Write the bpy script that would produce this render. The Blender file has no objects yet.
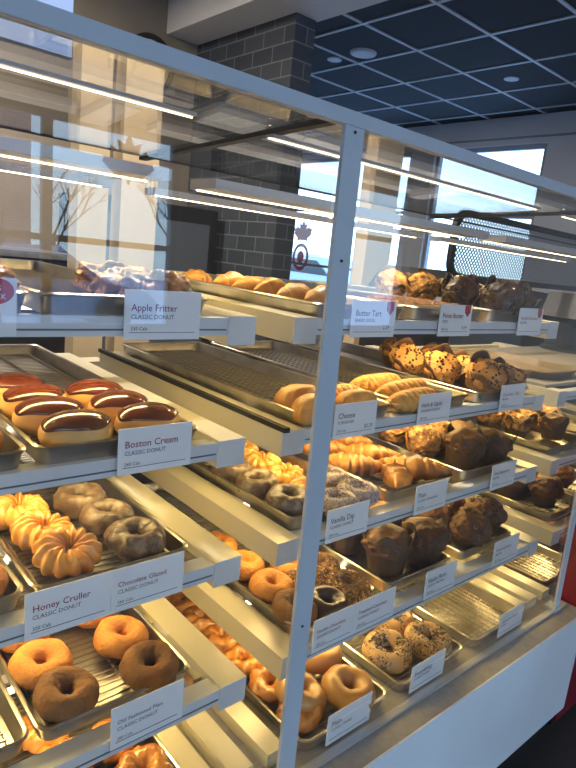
import bpy, bmesh, math, random
from mathutils import Vector, Matrix, noise
PI = math.pi
S = 0.66          # one module unit (three units of the plan = 1.98 m)
H = 1.18          # eye height
C = bpy.context.scene.collection

def P(x, y, z):
    return Vector((x*S, y*S, H + z*S))

# ------------------------------------------------------------------ camera
cd = bpy.data.cameras.new('camera')
cam = bpy.data.objects.new('camera', cd)
C.objects.link(cam)
R = [[0.75333, -0.05836, 0.65502], [-0.64934, -0.22399, 0.72684], [0.10430, -0.97284, -0.20663]]
right = Vector((R[0][0], R[1][0], R[2][0])); up = -Vector((R[0][1], R[1][1], R[2][1])); back = -Vector((R[0][2], R[1][2], R[2][2]))
back.normalize(); right = (right - back*right.dot(back)).normalized(); up = back.cross(right)
m = Matrix((right, up, back)).transposed().to_4x4()
m.translation = Vector((0, 0, H))
cam.matrix_world = m
cd.sensor_width = 36; cd.sensor_fit = 'AUTO'
cd.lens = 606/768*36
cd.clip_start = 0.02; cd.clip_end = 200
bpy.context.scene.camera = cam

# ------------------------------------------------------------------ view, world
sc = bpy.context.scene
sc.view_settings.view_transform = 'Standard'
sc.view_settings.look = 'None'
sc.view_settings.gamma = 1
sc.view_settings.exposure = 0.0
sc.view_settings.use_curve_mapping = False
sc.cycles.max_bounces = 10
sc.cycles.transparent_max_bounces = 24

w = bpy.data.worlds.new('winter_sky'); sc.world = w; w.use_nodes = True
nt = w.node_tree; nt.nodes.clear()
o = nt.nodes.new('ShaderNodeOutputWorld'); bg = nt.nodes.new('ShaderNodeBackground')
tc = nt.nodes.new('ShaderNodeTexCoord'); sp = nt.nodes.new('ShaderNodeSeparateXYZ'); cr = nt.nodes.new('ShaderNodeValToRGB')
nt.links.new(tc.outputs['Generated'], sp.inputs[0]); nt.links.new(sp.outputs['Z'], cr.inputs[0])
cr.color_ramp.elements[0].position = 0.0; cr.color_ramp.elements[0].color = (0.60, 0.85, 1.0, 1)
cr.color_ramp.elements[1].position = 0.7; cr.color_ramp.elements[1].color = (0.25, 0.45, 0.85, 1)
nt.links.new(cr.outputs[0], bg.inputs[0]); bg.inputs[1].default_value = 5.0
nt.links.new(bg.outputs[0], o.inputs[0])

def portal(loc, rot, sx, sy):
    l = bpy.data.lights.new('window_portal', 'AREA'); l.shape = 'RECTANGLE'; l.size = sx; l.size_y = sy
    l.cycles.is_portal = True
    ob = bpy.data.objects.new('window_portal', l); ob.location = loc; ob.rotation_euler = rot; C.objects.link(ob)

WARM = (1.0, 0.70, 0.24)
def led(x0, x1, y, z, power, tilt=0.0):
    l = bpy.data.lights.new('led_light', 'AREA'); l.shape = 'RECTANGLE'; l.size = (x1-x0)*S; l.size_y = 0.02
    l.energy = power; l.color = WARM
    ob = bpy.data.objects.new('led_light', l); ob.location = P((x0+x1)/2, y, z); ob.rotation_euler = (tilt, 0, 0); C.objects.link(ob)

# front (street) window and right-hand windows let the daylight in
FY = -4.0; RX = 8.94
portal(P(-2.07, FY, -.23), (PI/2, 0, 0), 7.0*S, 2.94*S)
portal(P(2.51, FY, .245), (PI/2, 0, 0), 1.8*S, 2.0*S)
portal(P(6.45, FY, .245), (PI/2, 0, 0), 1.7*S, 2.0*S)
portal(P(RX, 5.8, 0.65), (PI/2, 0, PI/2), 2.0*S, 2.74*S)
portal(P(RX, 8.9, 0.65), (PI/2, 0, PI/2), 3.2*S, 2.74*S)

LEDP = 2.8
for cx in (-0.51, 0.885, 2.285):
    led(cx+.03, cx+1.24, 1.43, .128, LEDP*1.2, 0.0)
    for yy, zz in ((1.27, -.176), (1.27, -.442), (1.245, -.712), (1.185, -.984)):
        if cx > 2 and zz > -.2: continue
        led(cx+.08, cx+1.20, yy, zz, LEDP*1.0, -0.15)

# ------------------------------------------------------------------ materials
def nodes(name):
    mt = bpy.data.materials.new(name); mt.use_nodes = True
    n = mt.node_tree.nodes; l = mt.node_tree.links
    return mt, n, l, n['Principled BSDF']

def mat(name, col, rough=.5, metal=0, col2=None, scale=20, bump=0, bscale=None, coat=0, spec=None, detail=4, lo=.35, hi=.65, sss=0, trans=0):
    mt, n, l, b = nodes(name)
    b.inputs['Roughness'].default_value = rough; b.inputs['Metallic'].default_value = metal
    b.inputs['Base Color'].default_value = (*col, 1)
    b.inputs['Coat Weight'].default_value = coat; b.inputs['Coat Roughness'].default_value = .08
    if spec is not None: b.inputs['Specular IOR Level'].default_value = spec
    if sss:
        b.inputs['Subsurface Weight'].default_value = sss; b.inputs['Subsurface Scale'].default_value = .004
    if col2 or bump:
        t = n.new('ShaderNodeTexCoord')
    if col2:
        ns = n.new('ShaderNodeTexNoise'); ns.inputs['Scale'].default_value = scale; ns.inputs['Detail'].default_value = detail
        r = n.new('ShaderNodeValToRGB'); r.color_ramp.elements[0].position = lo; r.color_ramp.elements[1].position = hi
        r.color_ramp.elements[0].color = (*col, 1); r.color_ramp.elements[1].color = (*col2, 1)
        l.new(t.outputs['Object'], ns.inputs['Vector']); l.new(ns.outputs['Fac'], r.inputs[0]); l.new(r.outputs[0], b.inputs['Base Color'])
    if bump:
        nb = n.new('ShaderNodeTexNoise'); nb.inputs['Scale'].default_value = bscale or scale*3; nb.inputs['Detail'].default_value = 5
        bp = n.new('ShaderNodeBump'); bp.inputs['Strength'].default_value = bump; bp.inputs['Distance'].default_value = .0045
        l.new(t.outputs['Object'], nb.inputs['Vector']); l.new(nb.outputs['Fac'], bp.inputs['Height']); l.new(bp.outputs[0], b.inputs['Normal'])
    return mt

def glass(name, tint=(1, 1, 1), base=.060, gain=.75):
    mt = bpy.data.materials.new(name); mt.use_nodes = True; n = mt.node_tree.nodes; l = mt.node_tree.links; n.clear()
    out = n.new('ShaderNodeOutputMaterial'); mx = n.new('ShaderNodeMixShader'); tr = n.new('ShaderNodeBsdfTransparent'); gl = n.new('ShaderNodeBsdfGlossy')
    lw = n.new('ShaderNodeLayerWeight'); lw.inputs['Blend'].default_value = .5
    pw = n.new('ShaderNodeMath'); pw.operation = 'POWER'; pw.inputs[1].default_value = 4
    ml = n.new('ShaderNodeMath'); ml.operation = 'MULTIPLY_ADD'; ml.inputs[1].default_value = gain; ml.inputs[2].default_value = base
    l.new(lw.outputs['Facing'], pw.inputs[0]); l.new(pw.outputs[0], ml.inputs[0]); l.new(ml.outputs[0], mx.inputs[0])
    tr.inputs[0].default_value = (*tint, 1); gl.inputs['Roughness'].default_value = 0.0
    l.new(tr.outputs[0], mx.inputs[1]); l.new(gl.outputs[0], mx.inputs[2]); l.new(mx.outputs[0], out.inputs[0])
    return mt

def emis(name, col, s):
    mt = bpy.data.materials.new(name); mt.use_nodes = True; n = mt.node_tree.nodes; l = mt.node_tree.links; n.clear()
    out = n.new('ShaderNodeOutputMaterial'); e = n.new('ShaderNodeEmission'); e.inputs[0].default_value = (*col, 1); e.inputs[1].default_value = s
    l.new(e.outputs[0], out.inputs[0]); return mt

def brick_mat(name, c1, c2, mortar, sx, sz, axis='XZ', rough=.6, msize=.012):
    mt, n, l, b = nodes(name)
    t = n.new('ShaderNodeTexCoord'); s = n.new('ShaderNodeSeparateXYZ'); cb = n.new('ShaderNodeCombineXYZ')
    l.new(t.outputs['Object'], s.inputs[0])
    ad = n.new('ShaderNodeMath'); ad.operation = 'ADD'
    l.new(s.outputs['X'], ad.inputs[0]); l.new(s.outputs['Y'], ad.inputs[1])
    if axis == 'XY':
        l.new(s.outputs['X'], cb.inputs[0]); l.new(s.outputs['Y'], cb.inputs[1])
    else:
        l.new(ad.outputs[0], cb.inputs[0]); l.new(s.outputs['Z'], cb.inputs[1])
    br = n.new('ShaderNodeTexBrick'); br.inputs['Scale'].default_value = 1
    br.inputs['Color1'].default_value = (*c1, 1); br.inputs['Color2'].default_value = (*c2, 1); br.inputs['Mortar'].default_value = (*mortar, 1)
    br.inputs['Brick Width'].default_value = sx; br.inputs['Row Height'].default_value = sz; br.inputs['Mortar Size'].default_value = msize
    if axis == 'XY': br.offset = 0
    l.new(cb.outputs[0], br.inputs['Vector']); l.new(br.outputs['Color'], b.inputs['Base Color']); b.inputs['Roughness'].default_value = rough
    return mt

def perf_mat(name):
    mt, n, l, b = nodes(name)
    b.inputs['Base Color'].default_value = (.35, .36, .38, 1); b.inputs['Metallic'].default_value = .6; b.inputs['Roughness'].default_value = .45
    t = n.new('ShaderNodeTexCoord'); vo = n.new('ShaderNodeTexVoronoi'); vo.inputs['Scale'].default_value = 55; vo.inputs['Randomness'].default_value = 0
    mp = n.new('ShaderNodeMapping'); mp.inputs['Rotation'].default_value = (0, .785, 0); mp.inputs['Scale'].default_value = (1, 0.0, 1)
    l.new(t.outputs['Object'], mp.inputs[0]); l.new(mp.outputs[0], vo.inputs['Vector'])
    gt = n.new('ShaderNodeMath'); gt.operation = 'GREATER_THAN'; gt.inputs[1].default_value = .33
    l.new(vo.outputs['Distance'], gt.inputs[0]); l.new(gt.outputs[0], b.inputs['Alpha'])
    return mt

M = {}
M['cream'] = mat('cream_enamel', (.56, .53, .40), .28, col2=(.52, .49, .37), scale=3)
M['lip'] = mat('white_metal', (.58, .62, .65), .38, col2=(.54, .58, .61), scale=5)
M['post'] = mat('grey_powder_metal', (.47, .52, .56), .4, col2=(.44, .49, .53), scale=8)
M['panel'] = mat('white_gloss_panel', (.80, .86, .90), .22, col2=(.70, .73, .76), scale=2)
M['deck'] = mat('warm_grey_laminate', (.34, .32, .29), .42, col2=(.29, .27, .24), scale=60, detail=6)
M['steel'] = mat('pan_steel', (.50, .475, .43), .28, metal=.95, col2=(.33, .31, .27), scale=14, bump=.15, bscale=40)
M['wire'] = mat('wire_steel', (.34, .32, .29), .3, metal=.9)
M['black'] = mat('black_plastic', (.012, .013, .016), .45, col2=(.02, .021, .025), scale=20)
M['rubber'] = mat('black_rubber', (.01, .01, .01), .7)
M['line'] = mat('dark_groove', (.10, .12, .15), .6)
M['card'] = mat('white_card', (.72, .76, .79), .5, col2=(.70, .74, .77), scale=12)
M['ink'] = mat('grey_ink', (.05, .05, .06), .6)
M['inkred'] = mat('maroon_ink', (.20, .008, .025), .6)
M['badge'] = mat('red_badge', (.42, .02, .04), .5)
M['glass'] = glass('case_glass')
M['wglass'] = glass('window_glass', (.95, .97, 1), .02, .5)
M['edge'] = mat('glass_edge', (.42, .50, .52), .25)
M['led'] = emis('led_strip', (1, .80, .52), 7)
M['downl'] = emis('downlight_lens', (1, .85, .65), 6)
M['alum'] = mat('brushed_aluminium', (.48, .49, .50), .35, metal=.4)
M['brick'] = brick_mat('dark_glazed_brick', (.042, .054, .072), (.062, .076, .098), (.17, .19, .21), .20, .095, msize=.004)
M['tileceil'] = brick_mat('black_ceiling_tile', (.032, .036, .040), (.036, .040, .045), (.032, .036, .040), .61, .61, 'XY', .9, .001)
M['gridw'] = mat('white_ceiling_grid', (.55, .58, .60), .5)
M['beige'] = mat('beige_plaster', (.27, .235, .185), .8, col2=(.24, .205, .16), scale=4)
M['white'] = mat('white_paint', (.74, .76, .78), .7, col2=(.71, .73, .75), scale=3)
M['wood'] = mat('pale_birch', (.62, .50, .32), .5, col2=(.56, .44, .27), scale=6)
M['grey'] = mat('grey_wall_paint', (.34, .36, .38), .75, col2=(.32, .34, .36), scale=3)
M['floor'] = brick_mat('dark_floor_tile', (.040, .040, .042), (.048, .048, .050), (.02, .02, .02), .6, .6, 'XY', .45, .004)
M['red'] = mat('dark_red_laminate', (.19, .010, .022), .35, col2=(.16, .008, .018), scale=5)
M['counter'] = mat('grey_counter', (.20, .195, .18), .5, col2=(.16, .155, .145), scale=25)
M['perf'] = perf_mat('perforated_steel')
M['snow'] = mat('snow', (.85, .88, .92), .8, col2=(.72, .77, .85), scale=1.5, bump=.3, bscale=4)
M['bark'] = mat('bark', (.09, .07, .055), .9, col2=(.05, .04, .03), scale=20)
M['pine'] = mat('pine_needles', (.03, .06, .035), .9, col2=(.02, .04, .025), scale=10)
M['redbrick'] = brick_mat('red_brick', (.30, .08, .06), (.36, .10, .08), (.4, .35, .32), .25, .08)
M['carpaint'] = mat('car_paint_silver', (.35, .42, .50), .25, metal=.4, coat=.6)
M['cardark'] = mat('car_glass', (.02, .025, .03), .1)
M['tyre'] = mat('tyre_rubber', (.02, .02, .02), .8)
M['frame'] = mat('grey_window_frame', (.33, .37, .41), .5)
M['leafdecal'] = mat('red_decal', (.75, .10, .14), .5); M['leafdecal'].node_tree.nodes['Principled BSDF'].inputs['Alpha'].default_value = .75
# food
M['cake'] = mat('plain_cake_donut', (.56, .24, .042), .6, col2=(.40, .145, .022), scale=26, bump=.8, bscale=220)
M['cakedark'] = mat('chocolate_cake_donut', (.22, .095, .018), .7, col2=(.13, .055, .012), scale=25, bump=.8, bscale=170)
M['glazedch'] = mat('glazed_chocolate_donut', (.105, .068, .042), .42, col2=(.27, .22, .16), scale=60, bump=.6, bscale=90, coat=.12, lo=.45, hi=.68)
M['cruller'] = mat('honey_glaze_cruller', (.74, .38, .075), .28, col2=(.55, .22, .035), scale=18, bump=.25, bscale=60, coat=.5)
M['sour'] = mat('sour_cream_glaze', (.55, .23, .04), .35, col2=(.26, .085, .014), scale=26, bump=.7, bscale=70, coat=.4)
M['bun'] = mat('yeast_bun', (.58, .31, .085), .55, col2=(.70, .45, .16), scale=10, bump=.25, bscale=120)
M['choc'] = mat('chocolate_fondant', (.085, .016, .007), .16, col2=(.12, .026, .010), scale=8, coat=.35, spec=.5)
M['chocdark'] = mat('dark_chocolate_donut', (.045, .016, .010), .3, col2=(.03, .010, .006), scale=15, bump=.4, bscale=80, coat=.3)
M['fritter'] = mat('apple_fritter', (.17, .06, .018), .35, col2=(.36, .16, .05), scale=20, bump=.7, bscale=60, coat=.4)
M['vanilla'] = mat('vanilla_sprinkle_icing', (.42, .36, .30), .4, col2=(.36, .30, .25), scale=30)
M['sprinkle'] = mat('mixed_sprinkles', (.16, .11, .20), .4, col2=(.55, .48, .42), scale=160, lo=.48, hi=.54)
M['coconut'] = mat('toasted_coconut', (.30, .17, .055), .7, col2=(.10, .048, .014), scale=120, bump=1, bscale=200)
M['crust'] = mat('croissant_crust', (.56, .26, .055), .38, col2=(.24, .08, .014), scale=22, bump=.45, bscale=60, coat=.2)
M['crustl'] = mat('flaky_pastry', (.64, .34, .085), .45, col2=(.42, .18, .035), scale=20, bump=.6, bscale=90)
M['muffin'] = mat('golden_muffin', (.55, .28, .075), .6, col2=(.38, .16, .035), scale=25, bump=.8, bscale=90)
M['bran'] = mat('dark_muffin', (.085, .038, .016), .6, col2=(.13, .055, .020), scale=30, bump=1, bscale=80)
M['fruit'] = mat('fruit_muffin', (.22, .085, .03), .5, col2=(.12, .028, .018), scale=30, bump=1, bscale=80, coat=.2)
M['chocmuf'] = mat('chocolate_muffin', (.050, .022, .014), .45, col2=(.028, .012, .008), scale=30, bump=1, bscale=80, coat=.2)
M['nut'] = mat('nut_crumble_muffin', (.50, .27, .085), .6, col2=(.17, .07, .022), scale=60, bump=1, bscale=110)
M['chip'] = mat('chocolate_chips', (.04, .015, .008), .35)
M['paperb'] = mat('brown_tulip_paper', (.075, .043, .022), .6, col2=(.055, .03, .015), scale=12)
M['paperl'] = mat('kraft_liner_paper', (.13, .065, .03), .6, col2=(.09, .042, .018), scale=14)
M['bagel'] = mat('bagel_crust', (.48, .27, .085), .4, col2=(.32, .14, .034), scale=9, bump=.15, bscale=60, coat=.25)
M['bagelp'] = mat('pale_bagel', (.52, .33, .14), .5, col2=(.40, .22, .08), scale=10)
M['seed'] = mat('poppy_and_sesame', (.03, .025, .03), .6, col2=(.62, .48, .28), scale=160, lo=.50, hi=.56)
M['square'] = mat('tart_square', (.72, .52, .24), .5, col2=(.62, .42, .17), scale=14)
M['crumb'] = mat('pecan_topping', (.24, .10, .035), .5, col2=(.42, .20, .07), scale=60, bump=1, bscale=100)

# ------------------------------------------------------------------ mesh helpers (units of the plan)
class MB:
    def __init__(s): s.v = []; s.f = []
    def add(s, vs, fs):
        k = len(s.v); s.v += [tuple(v) for v in vs]; s.f += [tuple(i+k for i in f) for f in fs]
    def box(s, x0, x1, y0, y1, z0, z1):
        vs = [(x0, y0, z0), (x1, y0, z0), (x1, y1, z0), (x0, y1, z0), (x0, y0, z1), (x1, y0, z1), (x1, y1, z1), (x0, y1, z1)]
        s.add(vs, [(0, 3, 2, 1), (4, 5, 6, 7), (0, 1, 5, 4), (1, 2, 6, 5), (2, 3, 7, 6), (3, 0, 4, 7)])
        return s
    def prism(s, pts, y0, y1):      # polygon in x,z extruded in y
        n = len(pts)
        vs = [(p[0], y0, p[1]) for p in pts] + [(p[0], y1, p[1]) for p in pts]
        fs = [tuple(range(n)), tuple(range(2*n-1, n-1, -1))] + [(i, i+n, (i+1) % n+n, (i+1) % n) for i in range(n)]
        s.add(vs, fs); return s
    def prismx(s, pts, x0, x1):     # polygon in y,z extruded in x
        n = len(pts)
        vs = [(x0, p[0], p[1]) for p in pts] + [(x1, p[0], p[1]) for p in pts]
        fs = [tuple(range(n-1, -1, -1)), tuple(range(n, 2*n))] + [(i, (i+1) % n, (i+1) % n+n, i+n) for i in range(n)]
        s.add(vs, fs); return s
    def grid(s, rows, closeu=True, capa=False, capb=False):   # rows of rings
        k = len(s.v); nu = len(rows[0])
        for r in rows: s.v += [tuple(p) for p in r]
        for j in range(len(rows)-1):
            for i in range(nu if closeu else nu-1):
                a = k+j*nu+i; b = k+j*nu+(i+1) % nu
                s.f.append((a, b, b+nu, a+nu))
        if capa: s.f.append(tuple(k+i for i in reversed(range(nu))))
        if capb: s.f.append(tuple(k+(len(rows)-1)*nu+i for i in range(nu)))
        return s
    def tube(s, pts, r, n=6):
        pts = [Vector(p) for p in pts]; rows = []
        for i, p in enumerate(pts):
            d = (pts[min(i+1, len(pts)-1)] - pts[max(i-1, 0)]).normalized()
            a = d.orthogonal().normalized() if abs(d.z) > .9 else d.cross(Vector((0, 0, 1))).normalized()
            b = d.cross(a); rr = r[i] if isinstance(r, (list, tuple)) else r
            rows.append([p + (a*math.cos(t)+b*math.sin(t))*rr for t in [2*PI*k/n for k in range(n)]])
        return s.grid(rows, True, True, True)
    def lathe(s, prof, n=32, cx=0, cy=0):
        rows = [[(cx+r*math.cos(2*PI*k/n), cy+r*math.sin(2*PI*k/n), z) for k in range(n)] for r, z in prof]
        return s.grid(rows, True, True, True)
    def mesh(s, name, m, smooth=None):
        me = bpy.data.meshes.new(name); me.from_pydata([(v[0]*S, v[1]*S, v[2]*S) for v in s.v], [], s.f); me.update()
        bm = bmesh.new(); bm.from_mesh(me); bmesh.ops.recalc_face_normals(bm, faces=bm.faces); bm.to_mesh(me); bm.free()
        me.materials.append(M[m])
        if smooth:
            for p in me.polygons: p.use_smooth = True
            if smooth is not True: me.set_sharp_from_angle(angle=math.radians(smooth))
        return me
    def build(s, name, m, parent=None, loc=(0, 0, 0), smooth=None, rot=None):
        me = s.mesh(name, m, smooth); o = bpy.data.objects.new(name, me); C.objects.link(o)
        if parent is not None:
            o.parent = parent; o.location = Vector(loc)*S
        else:
            o.location = P(*loc)
        if rot: o.rotation_euler = rot
        return o

def tag(o, label=None, cat=None, group=None, kind=None):
    if label: o['label'] = label
    if cat: o['category'] = cat
    if group: o['group'] = group
    if kind: o['kind'] = kind
    return o

def empty(name, loc, rz=0):
    o = bpy.data.objects.new(name, None); o.empty_display_size = .03; C.objects.link(o); o.location = P(*loc); o.rotation_euler = (0, 0, rz)
    return o

def copy_tree(o, parent=None):
    c = o.copy(); C.objects.link(c)
    if parent is not None: c.parent = parent
    for ch in [q for q in KIDS.get(o.name, [])]:
        copy_tree(ch, c)
    return c
KIDS = {}
def scan(o):
    ch = list(o.children); KIDS[o.name] = ch
    for q in ch: scan(q)

def struct(o, name=None):
    o['kind'] = 'structure'; return o

def text_mesh(lines, m_ink, parent, name='lettering', y=-.0005):
    # lines: (string, x, z, size) in metres, on a plane facing -y
    vs = []; fs = []
    for st, x, z, size in lines:
        cu = bpy.data.curves.new('t', 'FONT'); cu.body = st; cu.size = size; cu.resolution_u = 2; cu.offset = size*.006
        to = bpy.data.objects.new('t', cu); C.objects.link(to)
        bpy.context.view_layer.update()
        me = to.to_mesh(); k = len(vs)
        for v in me.vertices: vs.append((x+v.co.x, y, z+v.co.y))
        for p in me.polygons: fs.append(tuple(i+k for i in p.vertices))
        to.to_mesh_clear(); bpy.data.objects.remove(to); bpy.data.curves.remove(cu)
    me = bpy.data.meshes.new(name); me.from_pydata(vs, [], fs); me.materials.append(M[m_ink])
    o = bpy.data.objects.new(name, me); C.objects.link(o); o.parent = parent
    return o

# ------------------------------------------------------------------ room
FL = -H/S
CE = 2.43
struct(MB().box(-6, RX+.2, FY-.2, 12.5, -.1, 0).build('floor', 'floor', loc=(0, 0, FL)))
struct(MB().box(-6, RX+.2, FY-.2, 12.5, 0, .1).build('ceiling', 'tileceil', loc=(0, 0, CE)))
# white T-bar grid of the ceiling
g = MB()
step = .3795*CE; gx0 = 2.030*CE - step*12; gy0 = 1.640*CE - step*8
for i in range(24):
    x = gx0+i*step
    if -6 < x < RX: g.box(x-.018, x+.018, FY, 12.4, -.012, 0)
for i in range(24):
    y = gy0+i*step
    if FY < y < 12.4: g.box(-6, RX, y-.018, y+.018, -.0125, 0)
struct(g.build('trim_1', 'gridw', loc=(0, 0, CE)))

def wall_x(name, x0, x1, yl, yh, zl, zh, holes, m):   # wall perpendicular to x, holes (y0,y1,z0,z1)
    b = MB(); ys = sorted({yl, yh, *[h[0] for h in holes], *[h[1] for h in holes]})
    for a, c in zip(ys, ys[1:]):
        hs = [h for h in holes if h[0] <= a and h[1] >= c]
        if hs:
            b.box(x0, x1, a, c, zl, hs[0][2]); b.box(x0, x1, a, c, hs[0][3], zh)
        else: b.box(x0, x1, a, c, zl, zh)
    return struct(b.build(name, m, loc=(0, 0, 0)))
def wall_y(name, y0, y1, xl, xh, zl, zh, holes, m):
    b = MB(); xs = sorted({xl, xh, *[h[0] for h in holes], *[h[1] for h in holes]})
    for a, c in zip(xs, xs[1:]):
        hs = [h for h in holes if h[0] <= a and h[1] >= c]
        if hs:
            b.box(a, c, y0, y1, zl, hs[0][2]); b.box(a, c, y0, y1, hs[0][3], zh)
        else: b.box(a, c, y0, y1, zl, zh)
    return struct(b.build(name, m, loc=(0, 0, 0)))
wall_x('wall_right', RX, RX+.25, FY, 12.5, FL, CE, [(4.8, 6.8, -.72, 2.02), (7.3, 10.6, -.72, 2.02)], 'white')
wall_y('wall_front', FY-.25, FY, -6, RX, FL, CE, [(-5.6, 1.45, -1.70, 1.24), (1.6, 3.42, -.75, 1.24), (5.6, 7.3, -.75, 1.24)], 'grey')
wall_x('wall_left', -6.2, -6, FY, 12.5, FL, CE, [], 'beige')
wall_y('wall_back', 6.2, 6.4, -6, 3.76, FL, CE, [], 'beige')
wall_y('wall_far', 12.3, 12.5, -6, RX, FL, CE, [], 'grey')
struct(MB().box(3.76, 4.0, 4.58, 12.3, FL, 2.1).build('wall_partition', 'brick', loc=(0, 0, 0)))
# the brick end is lit by the windows; the ceiling drops over it
struct(MB().box(3.38, 4.02, 1.0, 12.3, 2.1, CE).build('trim_2', 'white', loc=(0, 0, 0)))

def window_x(n, y0, y1, z0, z1, bars_y, bars_z):
    w = empty('window_%d' % n, (RX+.1, y0, z0)); w['kind'] = 'structure'
    Y = y1-y0; Z = z1-z0; t = .07
    f = MB().box(-.04, .04, 0, t, 0, Z).box(-.04, .04, Y-t, Y, 0, Z).box(-.04, .04, t, Y-t, 0, t).box(-.04, .04, t, Y-t, Z-t, Z)
    for b in bars_y: f.box(-.035, .035, b-y0-.03, b-y0+.03, t, Z-t)
    for b in bars_z: f.box(-.036, .036, t, Y-t, b-z0-.025, b-z0+.025)
    f.build('window_frame', 'frame', w)
    MB().box(-.005, .005, t, Y-t, t, Z-t).build('window_pane', 'wglass', w)
def window_y(n, x0, x1, z0, z1, bars_x, bars_z):
    w = empty('window_%d' % n, (x0, FY-.12, z0)); w['kind'] = 'structure'
    X = x1-x0; Z = z1-z0; t = .07
    f = MB().box(0, t, -.04, .04, 0, Z).box(X-t, X, -.04, .04, 0, Z).box(t, X-t, -.04, .04, 0, t).box(t, X-t, -.04, .04, Z-t, Z)
    for b in bars_x: f.box(b-x0-.045, b-x0+.045, -.035, .035, t, Z-t)
    for b in bars_z: f.box(t, X-t, -.036, .036, b-z0-.03, b-z0+.03)
    f.build('window_frame', 'frame', w)
    MB().box(t, X-t, -.005, .005, t, Z-t).build('window_pane', 'wglass', w)
window_x(1, 4.8, 6.8, -.72, 2.02, [], [.95])
window_x(2, 7.3, 10.6, -.72, 2.02, [8.45], [.98, -.15])
window_y(3, 1.6, 3.42, -.75, 1.24, [2.07], [.98, .12])
window_y(5, -5.6, 1.45, -1.70, 1.24, [-3.2, -.9], [.98])  # unseen by the camera; made full height to brighten the base panel
window_y(4, 5.6, 7.3, -.75, 1.24, [], [.55])
# white bulkhead band above the right-hand windows
struct(MB().box(RX-.05, RX-.002, FY, 12.3, 2.10, 2.12).build('trim_3', 'grey', loc=(0, 0, 0)))

# recessed ceiling light; the later ones are unseen fill lights added for brightness
dl = empty('ceiling_downlight', (1.985*2.43*.995+.99, 2.02*2.43-.02, CE-.012))
tag(dl, 'small recessed ceiling light glowing in a black tile near the window', 'ceiling light')
dl.location = P(2.985*CE, 1.862*CE, CE-.012)
MB().lathe([(.075, 0), (.09, 0), (.09, .012), (.075, .012)], 24).build('trim_ring', 'gridw', dl, smooth=40)
MB().lathe([(.074, .002), (.074, .008)], 24).build('light_lens', 'downl', dl)
def fill_downlight(x, y, e, lab, col=(1, .86, .70)):  # invented lamp out of view, put in to brighten the room
    d = empty('ceiling_downlight', (x, y, CE-.012)); tag(d, lab, 'ceiling light', 'added fill lights out of view')
    MB().lathe([(.075, 0), (.09, 0), (.09, .012), (.075, .012)], 24).build('trim_ring', 'gridw', d, smooth=40)
    MB().lathe([(.074, .002), (.074, .008)], 24).build('light_lens', 'downl', d)
    l = bpy.data.lights.new('added_fill_beam', 'AREA'); l.shape = 'DISK'; l.size = .12; l.energy = e; l.color = col
    ob = bpy.data.objects.new('added_fill_beam', l); ob.location = P(x, y, CE-.02); C.objects.link(ob)
fill_downlight(.9, 4.9, 50, 'added fill light in the ceiling over the staff aisle, left'); fill_downlight(1.6, 2.05, 60, 'added fill light in the ceiling right above the wood uprights'); fill_downlight(3.9, 2.1, 50, 'added fill light in the ceiling over the staff aisle, middle'); fill_downlight(-1.4, 4.6, 50, 'added fill light in the ceiling over the staff aisle, far left')
fill_downlight(5.6, 6.0, 26, 'added fill light in the ceiling beyond the brick column'); fill_downlight(1.5, -2.0, 7, 'added fill light in the ceiling above the customers, left'); fill_downlight(5.2, -1.5, 9, 'added fill light in the ceiling above the customers, right')
spk = empty('ceiling_speaker', (2.305*CE, 2.27*CE, CE-.012))
tag(spk, 'round white ceiling speaker beside the dark brick column', 'ceiling speaker')
MB().lathe([(.16, .012), (.15, -.01), (.13, -.014)], 28).build('speaker_rim', 'gridw', spk, smooth=40)
MB().lathe([(.125, -.016), (.125, -.012)], 28).build('speaker_grille', 'white', spk)

# menu screen above the case, lit from within
ms = empty('menu_screen', (-.6, 3.0, .775))
tag(ms, 'lit pale blue menu screen hanging high behind the glass case', 'screen')
MB().box(0, 1.765, .004, .05, 0, 1.0).build('screen_housing', 'black', ms)
M['menu'] = emis('menu_light', (.42, .58, .95), 1.0)
MB().box(.004, 1.761, -.002, .004, .004, .996).build('screen_face', 'menu', ms)
M['menured'] = emis('menu_picture_red', (.45, .10, .10), .5); M['menucream'] = emis('menu_picture_cream', (.75, .60, .48), .6); M['menuw'] = emis('menu_white', (.8, .85, 1), .8)
MB().prism([(1.08+.17*math.cos(t*PI/12), .22+.055*math.sin(t*PI/12)) for t in range(24)], -.006, -.002).build('picture_plate', 'menured', ms)
MB().prism([(1.08+.13*math.cos(t*PI/12), .27+.07*math.sin(t*PI/12)) for t in range(24)], -.008, -.006).build('picture_food', 'menucream', ms)
MB().prism([(1.52+.14*math.cos(t*PI/12), .42+.10*math.sin(t*PI/12)) for t in range(24)], -.006, -.002).build('picture_cup', 'menucream', ms)
text_mesh([('4.79 Medium', .95*S, .12*S, .028), ('4.99 Large', 1.28*S, .10*S, .028)], 'ink', ms, y=-.006)

# tall birch pillars behind the case
for i, (x0, x1) in enumerate(((1.33, 1.50), (1.575, 1.80), (3.64, 3.94))):
    o = MB().box(x0, x1, 3.3, 3.42, 0, 1.02-FL).build('birch_pillar', 'wood', loc=(0, 0, FL))
    tag(o, ['pale wood upright behind the case, left one above the Apple Fritter shelf', 'pale wood upright behind the case, just right of the leftmost upright', 'pale wood upright behind the case, seen right of the grey post'][i], 'upright panel', 'wood uprights behind the case')
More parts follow.
